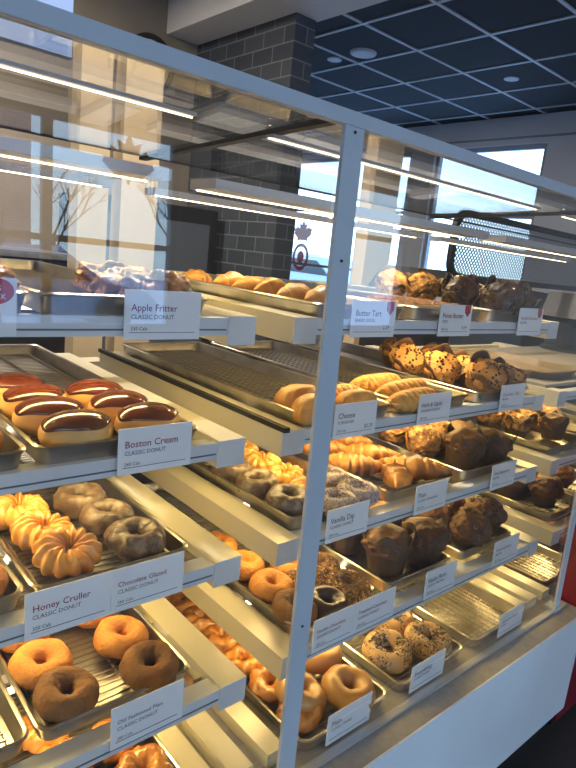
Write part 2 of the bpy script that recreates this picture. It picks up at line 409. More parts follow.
# round black-rimmed disc on the rear wall
ck = empty('round_wall_mirror', (3.19, 6.17, 1.76)); tag(ck, 'round black-rimmed disc hung high on the beige rear wall', 'wall disc')
rm = MB(); rows = []
for k in range(36):
    a = 2*PI*k/36; rows.append([(math.cos(a)*r, y, math.sin(a)*r) for r, y in ((.28, -.03), (.28, .03), (.235, .03), (.235, -.03))])
rows.append(rows[0]); rm.grid(rows); rm.build('rim', 'black', ck)
MB().prism([(.236*math.cos(k*PI/18), .236*math.sin(k*PI/18)) for k in range(36)], 0, .028).build('disc_face', 'wood', ck)

# ------------------------------------------------------------------ display case
case = empty('glass_display_case', (.88, .6, FL))
tag(case, 'long white glass-fronted bakery display case with slim grey posts', 'display case')
def cbox(name, m, boxes, smooth=None):
    b = MB()
    for q in boxes: b.box(q[0]-.88, q[1]-.88, q[2]-.6, q[3]-.6, q[4]-FL, q[5]-FL)
    return b.build(name, m, case, smooth=smooth)
CX0, CX1 = -1.92, 2.36
def gy(z): return .866 - (.271-z)*.019
cbox('base_panel', 'panel', [(CX0, CX1+.005, .763, .78, -1.66, -1.238)])
cbox('base_carcass', 'lip', [(CX0+.02, CX1, .78, 2.15, -1.60, -1.250)])
cbox('toe_kick', 'black', [(CX0+.02, CX1, .84, 2.1, FL+.002, -1.60)])
cbox('deck', 'deck', [(CX0, CX1, .764, 2.2, -1.250, -1.226)])
cbox('base_panel_trim', 'panel', [(CX0, CX1+.005, .758, .7635, -1.245, -1.224)])
cbox('glass_sill', 'alum', [(CX0, CX1-.02, .828, .850, -1.226, -1.219)])
for bx in (-.51, .885, 2.285):
    for a, c in ((.0, .055), (1.205, 1.26), (1.29, 1.35)):
        if bx > 2 and a > 0: continue
        cbox('deck_rail', 'cream', [(bx+a-.01, bx+c-.01, .90, 2.1, -1.226, -1.188)])
for i, px in enumerate((-1.95, -.55, .850, 2.245)):
    w_ = .052 if px < 2 else .035
    b = MB(); b.prismx([(gy(-1.226)-.006-.6, -1.226-FL), (gy(-1.226)+.003-.6, -1.226-FL), (gy(.275)+.003-.6, .275-FL), (gy(.275)-.006-.6, .275-FL)], px-.88, px+w_-.88)
    po = b.build('post', 'post', case)
    for zz in (.24, .0, -.8):
        yy = gy(zz)-.0085-.6
        MB().prism([(px+w_/2-.88+.0030*math.cos(t*PI/4), zz-FL+.0030*math.sin(t*PI/4)) for t in range(8)], yy, yy+.003).build('post_screw', 'black', case)
    fo = MB(); fo.box(px-.008-.88, px+w_+.008-.88, gy(-1.2)-.012-.6, gy(-1.2)+.034-.6, -1.226-FL, -1.212-FL); fo.build('post_foot', 'post', case)
for a, c in ((-1.89, -.555), (-.49, .845), (.907, 2.24)):
    b = MB(); b.prismx([(gy(-1.215)-.6, -1.215-FL), (gy(-1.215)+.008-.6, -1.215-FL), (gy(.248)+.008-.6, .248-FL), (gy(.248)-.6, .248-FL)], a-.88, c-.88)
    b.build('glass_pane', 'glass', case)
cbox('top_rail', 'post', [(CX0, 3.7, gy(.26)-.008, gy(.26)+.016, .250, .276)])
for a, c in ((-.50, .86), (.90, 2.26)):
    b = MB(); b.prismx([(.885-.6, .268-FL), (1.667-.6, .230-FL), (1.667-.6, .237-FL), (.885-.6, .275-FL)], a-.88, c-.88)
    b.build('roof_glass', 'glass', case)
for px in (-.53, .862, 2.262):
    b = MB(); b.prismx([(.885-.6, .262-FL), (1.70-.6, .224-FL), (1.70-.6, .242-FL), (.885-.6, .278-FL)], px-.88, px+.022-.88); b.build('roof_seal', 'rubber', case)
cbox('roof_rear_edge', 'black', [(CX0, 3.7, 1.667, 1.672, .230, .237)])
# light bars with their strips
for cx in (-.51, .885, 2.285):
    x0, x1 = cx+.0, cx+1.27
    cbox('light_bar', 'alum', [(x0, x1, 1.33, 1.45, .143, .168)])
    cbox('led_strip', 'led', [(x0+.01, x1-.01, 1.430, 1.4345, .1400, .143)])
    cbox('led_strip', 'led', [(x0+.01, x1-.03, 1.651, 1.655, .1275, .130)])
    cbox('light_bar', 'alum', [(x0, x1, 1.640, 1.70, .130, .150)])
    cbox('light_bar', 'alum', [(x0-.02, x1-.09, 1.09, 1.12, .245, .252)])
    cbox('led_strip', 'led', [(x0-.02, x1-.09, 1.106, 1.1095, .243, .245)])
    for ex in (x0+.0, x1-.08):
        cbox('upright', 'cream', [(ex, ex+.08, 2.08, 2.16, -1.226, -.45)])
    if cx < 1: cbox('bar_bracket', 'alum', [(x1-.10, x1-.02, 1.45, 1.66, .150, .175)])
cbox('rear_panel', 'black', [(CX0, 2.26, 2.165, 2.18, -1.226, -.62)])

# ------------------------------------------------------------------ pull-out shelves
LV = {'S1': (-.172, 1.0), 'S2': (-.438, 1.0), 'S3': (-.708, .975), 'S4': (-.980, .915)}
def make_shelf():
    r = empty('display_shelf', (0, 0, 0))
    lipm = MB(); pts = [(0, .0), (0, .036), (.018, .036), (.022, .030), (.052, .030), (.052, .0)]
    lipm.prismx(pts, .062, 1.208); lipm.build('front_lip', 'lip', r)
    MB().box(.075, 1.195, -.0015, .001, .0105, .0135).build('label_channel', 'line', r)
    for a, c in ((0, .07), (1.20, 1.27)):
        b = MB(); b.prism([(a, -.020), (c, -.020), (c, .040), (a, .040)], 0, .995)
        b.build('side_rail', 'cream', r, smooth=None)
        MB().box(a-.001 if a else 0, c, -.002, 0, -.020, .040).build('rail_end_plate', 'lip', r)
    for a, c in ((.070, .092), (1.178, 1.20)):
        MB().box(a, c, .075, 1.0, .002, .018).build('tray_runner', 'steel', r)
    for y in (.30, .66, .95):
        MB().box(.070, 1.20, y, y+.04, .006, .030).build('cross_bar', 'cream', r)
    MB().box(.08, 1.19, .255, .267, .012, .020).build('light_strip', 'led', r)
    return r
shelf0 = make_shelf(); scan(shelf0)
cols = {1: -.478, 2: .90, 3: 2.285}
colname = {1: 'left bay', 2: 'middle bay', 3: 'far right bay'}
lvname = {'S1': ('top shelf', 'top'), 'S2': ('second shelf', 'second'), 'S3': ('third shelf', 'third'), 'S4': ('lowest raised shelf', 'fourth')}
slabel = {(1, 'S1'): 'white shelf of the left bay carrying apple fritters, highest one', (1, 'S2'): 'white shelf under the chocolate-topped Boston Cream donuts',
          (1, 'S3'): 'white shelf under the honey crullers and Chocolate Glazed donuts', (1, 'S4'): 'white shelf under the Old Fashioned Plain donuts, lowest raised one at left',
          (2, 'S1'): 'white shelf holding chocolate muffins and tart squares at eye level', (2, 'S2'): 'white shelf with black edge strip under chocolate chip muffins and braided pastries',
          (2, 'S3'): 'white shelf under the croissants and vanilla dip donuts', (2, 'S4'): 'white shelf under the tulip-paper muffins and coconut donuts',
          (3, 'S2'): 'bare white shelf at the right edge above the golden muffins', (3, 'S3'): 'white shelf at the right edge under golden muffins', (3, 'S4'): 'white shelf at the right edge under dark muffins, lowest there'}
first = True
for (cn, lv), lab in slabel.items():
    z, y = LV[lv]
    o = shelf0 if first else copy_tree(shelf0); first = False
    o.location = P(cols[cn], y, z)
    tag(o, lab, 'shelf', 'pull-out shelves in the display case')
    if (cn, lv) == (2, 'S2'):
        MB().box(-.004, .012, -.012, 1.0, .040, .052).build('edge_seal', 'rubber', o)

# ------------------------------------------------------------------ trays and wire racks
def rrect(x0, x1, y0, y1, r, n=5):
    out = []
    for cx, cy, a0 in ((x1-r, y1-r, 0), (x0+r, y1-r, PI/2), (x0+r, y0+r, PI), (x1-r, y0+r, 1.5*PI)):
        for k in range(n+1):
            a = a0+PI/2*k/n; out.append((cx+r*math.cos(a), cy+r*math.sin(a)))
    return out
TW, TL = .333, .99
def tray_mesh():
    b = MB(); rows = []
    for ins, z in ((.020, 0), (.010, .004), (.004, .034), (0, .036), (-.001, .039), (.003, .042), (.008, .040), (.010, .034), (.018, .006), (.026, .003)):
        rows.append([(x, y, z) for x, y in rrect(ins, TW-ins, ins, TL-ins, max(.026-ins*.4, .012))])
    b.grid(rows, True, True, True); return b.mesh('baking_tray', 'steel', 40)
def rack_mesh(nx=9, ny=50):
    b = MB(); r = .0012
    x0, x1, y0, y1 = .030, TW-.030, .030, TL-.030
    for k in range(ny):
        y = y0+(y1-y0)*k/(ny-1); b.box(x0, x1, y-r, y+r, .0125, .0125+2*r)
    for k in range(4):
        x = x0+(x1-x0)*k/3; b.box(x-.0024, x+.0024, y0, y1, .0035, .0125)
    return b.mesh('wire_rack', 'wire')
def rack2_mesh():
    b = MB(); r = .0014
    x0, x1, y0, y1 = .030, TW-.030, .030, TL-.030
    for k in range(38):
        y = y0+(y1-y0)*k/37; b.box(x0, x1, y-r, y+r, .0125, .0125+2*r)
    for k in range(11):
        x = x0+(x1-x0)*k/10; b.box(x-r, x+r, y0, y1, .0085, .0125)
    for k in range(4):
        x = x0+(x1-x0)*k/3; b.box(x-.0024, x+.0024, y0, y1, .0035, .0085)
    return b.mesh('wire_rack', 'wire')
TM = tray_mesh(); RM = rack_mesh(); RM2 = rack2_mesh()
def put_mesh(name, me, loc, rz=0, label=None, cat=None, group=None):
    o = bpy.data.objects.new(name, me); C.objects.link(o); o.location = P(*loc); o.rotation_euler = (0, 0, rz)
    tag(o, label, cat, group); return o
TZ = {'S1': -.172+.031, 'S2': -.438+.031, 'S3': -.708+.031, 'S4': -.980+.031, 'D': -1.224}
TY = {'S1': 1.005, 'S2': 1.005, 'S3': 1.01, 'S4': .967, 'D': .868}
BASE = {k: v+.0160 for k, v in TZ.items()}
def tray(lv, x, what, rack=1, ly=0):
    z = TZ[lv]
    if lv != 'D': z += 0
    put_mesh('baking_tray', TM, (x, TY[lv]+ly, z), 0, 'shallow steel baking tray ' + what, 'tray', 'steel trays in the display case')
    if rack: put_mesh('wire_rack', RM if rack == 1 else RM2, (x, TY[lv]+ly, z), 0, 'wire rack ' + what, 'rack', 'wire racks in the trays')
T1 = (.004, .350); T2 = (.972, 1.350, 1.735); T3 = (2.365, 2.745, 3.12)
tray('S1', .004, 'with a sugared pastry at the left edge of the top shelf'); tray('S1', T1[1], 'under the apple fritters')
tray('S2', T1[0], 'at the left edge beside the chocolate-topped donuts'); tray('S2', T1[1], 'under the chocolate-topped Boston Cream donuts')
tray('S3', T1[0], 'at the left edge beside the honey crullers'); tray('S3', T1[1], 'under the honey crullers')
tray('S4', T1[0], 'left empty at the left edge beside the plain donuts'); tray('S4', T1[1], 'under the Old Fashioned Plain donuts')
tray('D', T1[0], 'at the bottom left corner below the empty tray'); tray('D', T1[1], 'on the deck under the sour cream glazed donuts')
tray('S1', T2[0], 'under the row of golden danishes behind the grey post'); tray('S1', T2[1], 'under the tart squares', 0); tray('S1', T2[2], 'under the chocolate muffins at eye level', 0)
tray('S2', T2[0], 'mostly empty behind the two golden turnovers', 2); tray('S2', T2[1], 'under the braided strudels', 2); tray('S2', T2[2], 'under the chocolate chip muffins', 0)
tray('S3', T2[0], 'under the vanilla dip donuts and small crullers'); tray('S3', T2[1], 'under the croissants'); tray('S3', T2[2], 'under the blueberry muffins', 0)
tray('S4', T2[0], 'under the toasted coconut donuts'); tray('S4', T2[1], 'under the dark tulip-paper muffins', 0); tray('S4', T2[2], 'under the brown fruit muffins', 0)
tray('D', T2[0]-.005, 'on the deck under the plain bagels'); tray('D', T2[1], 'on the deck under the seeded bagels'); tray('D', T2[2], 'standing empty on the deck with only its rack', 2)
tray('S3', T3[0]-.005, 'under the golden muffins at the right edge', 0); tray('S3', T3[1], 'right of the golden muffins beyond the case end', 0)
tray('S4', T3[0]-.005, 'under the dark muffins at the right edge'); tray('S4', T3[1], 'right of the dark muffins beyond the case end')
tray('D', T3[0]-.02, 'empty with its rack beyond the right end post', 2, .06)

# ------------------------------------------------------------------ baked goods
def nz(v, s, seed): return noise.noise(Vector((v[0]*s+seed*7.3, v[1]*s-seed*3.1, v[2]*s+seed*1.7)))
def ring_mesh(m, R=.036, a=.027, b=.026, seed=0, rough=.0035, crease=0, nth=56, nph=20, name='body', part=None, lump=18, oy=1.0):
    bb = MB(); rows = []
    lo, hi = (0, 2*PI) if part is None else part
    for i in range(nth):
        t = 2*PI*i/nth; row = []
        for j in range(nph+(0 if part is None else 1)):
            p = lo+(hi-lo)*j/nph
            aa, bz = a, b
            inner = max(0, -math.cos(p))*max(0, math.sin(p)+.3)
            cr = crease*inner*(.5+.5*math.sin(5*t+seed+1.5*math.sin(2*t+seed)))
            rr = R + aa*math.cos(p) - cr*0.4
            z = b*math.sin(p)
            if z < 0: z *= .82
            v = Vector((rr*math.cos(t), rr*math.sin(t)*oy, z - cr*.8))
            n_ = Vector((math.cos(p)*math.cos(t), math.cos(p)*math.sin(t), math.sin(p)))
            v += n_*(rough*nz(v, lump, seed) + rough*.5*nz(v, lump*2.7, seed+5))
            row.append((v.x, v.y, v.z+b*.82))
        rows.append(row)
    if part is None:
        rows.append(rows[0]); bb.grid(rows)
    else:
        rows.append(rows[0]); bb.grid(rows, False)
    me = bb.mesh(name, m, True)
    return me
def cruller_mesh(m, R=.036, a=.028, b=.027, ridges=11, seed=0, depth=.22):
    bb = MB(); rows = []; nth, nph = 132, 24
    for i in range(nth):
        t = 2*PI*i/nth; row = []
        for j in range(nph):
            p = 2*PI*j/nph
            s = ridges*t + 2*p
            k = 1 - depth*(abs(math.cos(s*.5)) ** 3)
            k *= 1+.16*nz((math.cos(t), math.sin(t), math.cos(p)), 2.6, seed)
            rr = R + a*k*math.cos(p); z = b*k*math.sin(p); z = z*.8 if z < 0 else z
            tw = .10*math.sin(p)
            row.append((rr*math.cos(t+tw), rr*math.sin(t+tw), z+b*.78))
        rows.append(row)
    rows.append(rows[0]); bb.grid(rows)
    return bb.mesh('body', m, True)
def blob_mesh(m, rx, ry, rz, seed=0, amp=.15, scale=12, sq=2.0, nu=40, nv=22, name='body', cut=None, flat=.75):
    bb = MB(); rows = []
    for j in range(nv+1):
        ph = -PI/2+PI*j/nv
        cz = math.copysign(abs(math.sin(ph))**(2/sq), math.sin(ph)); cr = abs(math.cos(ph))**(2/sq)+.0001
        row = []
        for i in range(nu):
            t = 2*PI*i/nu
            d = Vector((cr*math.cos(t), cr*math.sin(t), cz))
            k = 1+amp*nz((d.x*rx, d.y*ry, d.z*rz), scale, seed)+amp*.5*nz((d.x*rx, d.y*ry, d.z*rz), scale*2.5, seed+3)
            z = d.z*rz*k
            if z < -rz*flat: z = -rz*flat
            row.append((d.x*rx*k, d.y*ry*k, z+rz*flat))
        rows.append(row)
    bb.grid(rows, True, True, True)
    return bb.mesh(name, m, True)
def scatter_bits(m, pts_fn, n, size, seed, name, long=1.0):
    rnd = random.Random(seed); bb = MB()
    for _ in range(n):
        p, nrm = pts_fn(rnd)
        s = size*rnd.uniform(.7, 1.3); a = nrm.orthogonal().normalized(); a.rotate(Matrix.Rotation(rnd.uniform(0, 6.28), 3, nrm)); c = nrm.cross(a)
        l_ = s*long
        vs = [p+a*l_, p+c*s, p-a*l_, p-c*s, p+nrm*s*.9, p-nrm*s*.6]
        bb.add(vs, [(0, 1, 4), (1, 2, 4), (2, 3, 4), (3, 0, 4), (1, 0, 5), (2, 1, 5), (3, 2, 5), (0, 3, 5)])
    return bb.mesh(name, m)
def ring_pts(R, a, b, lo=.05, hi=PI-.05):
    def f(rnd):
        t = rnd.uniform(0, 2*PI); p = rnd.uniform(lo, hi)
        n_ = Vector((math.cos(p)*math.cos(t), math.cos(p)*math.sin(t), math.sin(p)))
        z = b*math.sin(p); z = z*.82 if z < 0 else z
        return Vector(((R+a*math.cos(p))*math.cos(t), (R+a*math.cos(p))*math.sin(t), z+b*.82)), n_.normalized()
    return f
def mk(name, parts):
    """thing from (part name, mesh) pairs; single part -> still empty + part unless one"""
    r = empty(name, (0, 0, -5))
    for pn, me in parts:
        o = bpy.data.objects.new(pn, me); C.objects.link(o); o.parent = r
    scan(r); r['unused'] = 1
    return r
def mk1(name, me):
    o = bpy.data.objects.new(name, me); C.objects.link(o); scan(o); o['unused'] = 1; return o
PROTO = []
def place(proto, loc, rz=0, tilt=(0, 0), s=1.0, label='', cat='', group=''):
    if 'unused' in proto:
        o = proto; del o['unused']
    else: o = copy_tree(proto)
    o.location = P(*loc); o.rotation_euler = (tilt[0], tilt[1], rz); o.scale = (s, s, s) if not isinstance(s, tuple) else s
    tag(o, label, cat, group); return o

# -- round donuts
d_plain = [mk1('cake_donut', ring_mesh('cake', .0375, .0265, .029, sd, .005, .006)) for sd in (1, 2)]
d_dark = [mk1('cake_donut', ring_mesh('cakedark', .0375, .027, .030, sd, .005, .010)) for sd in (3, 4)]
d_glz = [mk1('glazed_chocolate_donut', ring_mesh('glazedch', .038, .0255, .029, sd, .007, .004, lump=24)) for sd in (5, 6)]
d_dchoc = mk1('chocolate_donut', ring_mesh('chocdark', .036, .024, .026, 8, .003, .006))
d_sour = [mk1('sour_cream_donut', ring_mesh('sour', .036, .026, .026, sd, .012, .014, lump=30)) for sd in (9, 10)]
d_crul = [mk1('honey_cruller', cruller_mesh('cruller', .036, .029, .030, 13, sd, .30)) for sd in (1, 2)]
d_crul2 = mk1('small_cruller', cruller_mesh('cruller', .031, .026, .026, 11, 4, .26))
def boston():
    bun = blob_mesh('bun', .068, .054, .043, 3, .05, 10, 2.2, 40, 20, 'bun')
    bb = MB(); rows = []; nu = 44
    for j in range(12):
        fr = j/11; ph = PI/2*(1-fr)
        row = []
        for i in range(nu):
            t = 2*PI*i/nu
            e = 1+.10*math.sin(3*t+.5)+.06*math.sin(7*t)
            ph_ = PI/2-(PI/2-.30*e)*fr*(.92+.06*math.sin(4*t+1))
            cz = abs(math.sin(ph_))**(2/2.2); crr = abs(math.cos(ph_))**(2/2.2)
            k = 1.035 if j < 11 else .97
            row.append((crr*math.cos(t)*.068*k+.0001*math.cos(t), crr*math.sin(t)*.054*k+.0001*math.sin(t), cz*.043*(1.05 if j < 11 else 1.0)+.0323))
        rows.append(row)
    bb.grid(rows, True, True, False)
    return mk('boston_cream_donut', [('bun', bun), ('chocolate_glaze', bb.mesh('chocolate_glaze', 'choc', True))])
d_bost = boston()
# -- sprinkled, coconut
d_van = mk('sprinkled_donut', [('dough', ring_mesh('bun', .036, .026, .025, 11, .003, .004)), ('vanilla_icing', ring_mesh('vanilla', .036, .0275, .0275, 11, .003, .004, part=(-.05, PI+.05))),
                               ('sprinkles', scatter_bits('sprinkle', ring_pts(.036, .0278, .0278), 2600, .0014, 4, 'sprinkles', 1.5))])
d_coco = mk('coconut_donut', [('dough', ring_mesh('bun', .036, .026, .026, 12, .004, .004)), ('toasted_coconut', scatter_bits('coconut', ring_pts(.036, .0265, .0265, -.7, PI+.5), 2300, .0026, 5, 'toasted_coconut', 1.7))])
# -- bagels
b_plain = [mk1('plain_bagel', ring_mesh('bagel', .047, .031, .035, sd, .005, .002)) for sd in (13, 14)]
b_seed = [mk('everything_bagel', [('dough', ring_mesh('bagelp', .047, .031, .035, sd, .005, .002)), ('seed_topping', scatter_bits('seed', ring_pts(.047, .0312, .0352, -.1, PI+.1), 2200, .0019, sd, 'seed_topping', 1.3))]) for sd in (15, 16)]
# -- fritter
f_apple = [mk1('apple_fritter', blob_mesh('fritter', .085, .062, .045, sd, .42, 26, 2.4, 60, 30)) for sd in (1, 2)]
# -- croissant
def croissant(m, L=.115, r=.036, seed=0, bend=.5, steps=7, h=.85):
    bb = MB(); rows = []; n = 64; nu = 22
    for i in range(n+1):
        u = -1+2*i/n
        ang = u*bend*1.5
        cx = L*math.sin(ang)/max(bend*1.5, .01)*1.0; cy = L*(1-math.cos(ang))/max(bend*1.5, .01)
        base = (1-abs(u)**1.7)**.85*.97+.03
        st = (u+1)/2*steps; fr = st-math.floor(st)
        fr = fr if u < 0 else 1-fr
        rr = r*base*(1+.30*(fr**.8)-.16)
        tang = Vector((math.cos(ang), math.sin(ang), 0)); nrm = Vector((-math.sin(ang), math.cos(ang), 0))
        row = []
        for k in range(nu):
            a = 2*PI*k/nu
            q = rr*(1+.07*nz((u*3, math.cos(a), math.sin(a)), 2, seed))
            sh = .10*rr*math.cos(a*2)
            z = q*h*math.sin(a); z = max(z, -r*.62*base-.002)
            p = Vector((cx, cy, 0))+nrm*(q*math.cos(a))+Vector((0, 0, z+r*.62))+tang*sh
            row.append(p)
        rows.append(row)
    bb.grid(rows, True, True, True)
    return bb.mesh('body', m, True)
p_crois = [mk1('croissant', croissant('crust', .105, .044, 1, .42, 7)), mk1('croissant', croissant('crust', .115, .042, 2, .30, 8))]
p_danish = [mk1('danish_pastry', croissant('crust', .070, .036, 3, .2, 4)), mk1('danish_pastry', croissant('crustl', .072, .034, 6, .1, 5))]
# -- braided strudel
def braid(seed):
    bb = MB()
    for s_ in range(3):
        pts = []; rad = []
        for i in range(61):
            u = i/60; th = u*2*PI*3+s_*2*PI/3; env = (1-abs(2*u-1)**3.0)**.5+.05
            pts.append(((u-.5)*.25, .028*math.sin(th)*env, .020+.013*math.cos(2*th)*env)); rad.append(.0145*env+.002)
        bb.tube(pts, rad, 12)
    return bb.mesh('body', 'crustl', True)
p_braid = [mk1('braided_strudel', braid(1))]
# -- turnover
def turnover(seed):
    bb = MB(); rows = []; nu = 40; nv = 14
    for j in range(nv+1):
        ph = -PI/2+PI*j/nv; row = []
        for i in range(nu):
            t = 2*PI*i/nu
            x = .078*math.cos(t); y = .058*math.sin(t) if math.sin(t) > 0 else .034*math.sin(t)
            cr = abs(math.cos(ph))**.7+.001
            z = .046*math.copysign(abs(math.sin(ph))**.9, math.sin(ph))
            k = 1+.05*math.sin(14*t)*cr
            if z < -.016: z = -.016
            v = Vector((x*cr*k, y*cr*k, z)); v.z += .006*nz(v, 25, seed)
            row.append((v.x, v.y, max(v.z, -.016)+.016))
        rows.append(row)
    bb.grid(rows, True, True, True); return bb.mesh('body', 'crustl', True)
p_turn = [mk1('golden_turnover', turnover(1)), mk1('golden_turnover', turnover(4))]
# -- muffins
def muffin(top, paper, seed, chips=0, petals=0, rtop=.058, hcup=.058, dome=.042, name='muffin', chipm='chip', rough=.32, bits=0):
    parts = []
    bb = MB(); rows = []; nu = 72
    rb = rtop*.66
    for j in range(6):
        f = j/5; r = rb+(rtop*.93-rb)*f; row = []
        for i in range(nu):
            t = 2*PI*i/nu; pl = 1+(.02 if i % 2 else -.02) if not petals else 1
            if petals:
                pe = .5+.5*math.cos(petals*t+seed)
                z = (hcup*.85+.034*pe)*f; r2 = r*(1+.08*f*f*pe+.04*f*math.sin(petals*3*t+seed)+.02*(i % 2))
            else: z = hcup*f; r2 = r*pl
            row.append((r2*math.cos(t), r2*math.sin(t), z))
        rows.append(row)
    for j in range(5, -1, -1):
        rows.append([(p[0]*.97, p[1]*.97, p[2]+.001) for p in rows[j]])
    bb.grid(rows, True, True, True)
    parts.append(('paper_liner', bb.mesh('paper_liner', paper, True)))
    bb = MB(); rows = []; nu = 90
    for j in range(31):
        f = j/30; ph = -.55+(PI/2+.55)*f
        row = []
        for i in range(nu):
            t = 2*PI*i/nu; r = rtop*(1.06 if not petals else .93)*math.cos(ph); z = hcup*(.98 if not petals else .80)+dome*math.sin(ph)
            v = Vector((r*math.cos(t), r*math.sin(t), z)); k = 1+rough*.45*nz(v, 24, seed)+rough*.45*nz(v, 65, seed)+rough*.25*nz(v, 150, seed)
            row.append((v.x*k, v.y*k, hcup*.8+(v.z-hcup*.8)*(1+rough*.9*nz((v.x, v.y, 0), 22, seed+2))))
        rows.append(row)
    rows.insert(0, [(p[0]*.6, p[1]*.6, p[2]*.9) for p in rows[0]])
    bb.grid(rows, True, True, True); parts.append(('muffin_top', bb.mesh('muffin_top', top, True)))
    if chips:
        def f(rnd):
            t = rnd.uniform(0, 2*PI); ph = rnd.uniform(-.1, 1.4); r = rtop*(1.07 if not petals else .94)*math.cos(ph)
            n_ = Vector((math.cos(t)*math.cos(ph), math.sin(t)*math.cos(ph), math.sin(ph)))
            v = Vector((r*math.cos(t), r*math.sin(t), hcup*(.98 if not petals else .80)+dome*math.sin(ph)))
            return v, n_
        parts.append(('chocolate_chips' if chipm == 'chip' else 'crumble_topping', scatter_bits(chipm, f, chips, .0048 if chipm == 'chip' else .004, seed, 'topping')))
    return mk(name, parts)
m_cc = [muffin('muffin', 'paperl', sd, 70, 3, .062, .062, .030, 'chocolate_chip_muffin') for sd in (1, 2)]
m_dc = [muffin('chocmuf', 'paperb', sd, 40, 4, .060, .070, .044, 'double_chocolate_muffin', 'chip') for sd in (3, 4)]
m_nut = [muffin('nut', 'paperb', sd, 160, 4, .058, .070, .044, 'crumble_muffin', 'nut') for sd in (5, 6)]
m_tul = [muffin('bran', 'paperb', sd, 0, 4, .060, .082, .040, 'tulip_paper_muffin') for sd in (7, 8)]
m_fr = [muffin('fruit', 'paperb', sd, 60, 0, .058, .066, .046, 'fruit_muffin', 'crumb') for sd in (9, 10)]
m_brn = [muffin('bran', 'paperb', sd, 50, 0, .058, .064, .050, 'bran_muffin', 'chip') for sd in (11, 12)]
# -- squares
sqb = MB().box(-.055, .055, -.045, .045, 0, .040).mesh('pastry_base', 'square')
sqt = scatter_bits('crumb', lambda r: (Vector((r.uniform(-.052, .052), r.uniform(-.042, .042), .0415)), Vector((0, 0, 1))), 170, .0055, 2, 'pecan_topping')
p_sq = mk('pecan_tart_square', [('pastry_base', sqb), ('pecan_topping', sqt)])

rnd = random.Random(5)
def many(protos, lv, items, cat, group, labels, dz=0, tilt=.08):
    for k, (it, lab) in enumerate(zip(items, labels)):
        x, y = it[0], it[1]; rz = it[2] if len(it) > 2 else rnd.uniform(0, 6.28); s = it[3] if len(it) > 3 else 1.0
        tl = it[4] if len(it) > 4 else (rnd.uniform(-tilt, tilt), rnd.uniform(-tilt, tilt))
        z_ = BASE[lv]+dz+(it[5] if len(it) > 5 else 0)
        place(protos[k % len(protos)] if isinstance(protos, list) else protos, (x, y, z_), rz, tl, s, lab, cat, group)
O3 = ['nearest', 'second from the front', 'third from the front', 'farthest']

many(d_bost, 'S2', [(.440, 1.062, .1, (1.06, 1.0, .88), (.02, 0)), (.430, 1.172, 0, (1.06, 1.0, .88), (.02, 0)), (.437, 1.284, .2, (1.06, 1.0, .88), (.02, 0)), (.430, 1.395, 0, (1.06, 1.0, .88), (.02, 0)), (.592, 1.070, 0, (1.04, 1.0, .88), (.02, 0)), (.582, 1.182, .1, (1.04, 1.0, .88), (.02, 0)), (.575, 1.294, 0, (1.04, 1.0, .88), (.02, 0))],
     'donut', 'Boston Cream donuts', ['chocolate-topped cream donut nearest the glass at front left of its tray', 'chocolate-topped cream donut second in the left row', 'chocolate-topped cream donut third in the left row', 'chocolate-topped cream donut farthest back in the left row',
      'chocolate-topped cream donut partly behind the Boston Cream card', 'chocolate-topped cream donut second in the right row', 'chocolate-topped cream donut farthest back in the right row'])
many(d_crul, 'S3', [(.445, 1.105, 0, 1.04, (.25, 0), .010), (.432, 1.215, 1, 1.04, (.2, 0), .006), (.425, 1.345, 2, 1.04)], 'donut', 'honey crullers',
     ['golden ridged cruller nearest the Honey Cruller card', 'golden ridged cruller in the middle of the three', 'golden ridged cruller farthest back, partly under the shelf above'])
many(d_glz, 'S3', [(.596, 1.105, .4, 1.0, (.1, 0)), (.585, 1.225, 2, 1.0, (.1, 0)), (.575, 1.345, 3, 1.0)], 'donut', 'glazed chocolate donuts at left',
     ['glazed chocolate ring donut nearest the Chocolate Glazed card at left', 'glazed chocolate ring donut in the middle, right of the crullers', 'glazed chocolate ring donut farthest back, right of the crullers'])
many(d_dark, 'S4', [(.424, 1.035, .8, 1.0, (.1, 0), .004), (.606, 1.025, 0, 1.0, (.08, 0))], 'donut', 'brown cake donuts', ['brown cake donut at front left of the Old Fashioned tray', 'brown cake donut at front right above the Old Fashioned Plain card'])
many(d_plain, 'S4', [(.418, 1.155, 0, 1.0, (.1, 0)), (.597, 1.150, 1, 1.0, (.08, 0)), (.420, 1.285, 2), (.590, 1.285, 0)], 'donut', 'plain cake donuts',
     ['pale golden cake donut behind the brown one at left', 'pale golden cake donut behind the brown one at right', 'pale golden cake donut at left, mostly hidden under the Honey Cruller shelf', 'pale golden cake donut at right, mostly hidden under the Chocolate Glazed card'])
many(d_plain, 'S3', [(.262, 1.09, 0, 1.0)], 'donut', 'donuts cut by the left edge', ['golden round donut at the left edge beside the crullers'])
many(d_plain, 'S2', [(.258, 1.09, 0, .95)], 'donut', 'donuts cut by the left edge', ['golden donut at the left edge below the sugared pastries'])
many(d_sour, 'D', [(.470, 1.145, 0, 1.05), (.605, 1.020, 1, 1.05), (.470, 1.02, 2), (.600, 1.145, 0), (.470, 1.27, 1)], 'donut', 'craggy glazed donuts under the plain donuts',
     ['craggy glazed donut showing below the Old Fashioned tray front', 'craggy glazed donut below the Old Fashioned Plain card', 'craggy glazed donut at the bottom edge left of the card', 'craggy glazed donut hidden behind the one below the card', 'craggy glazed donut far back under the plain donuts'])
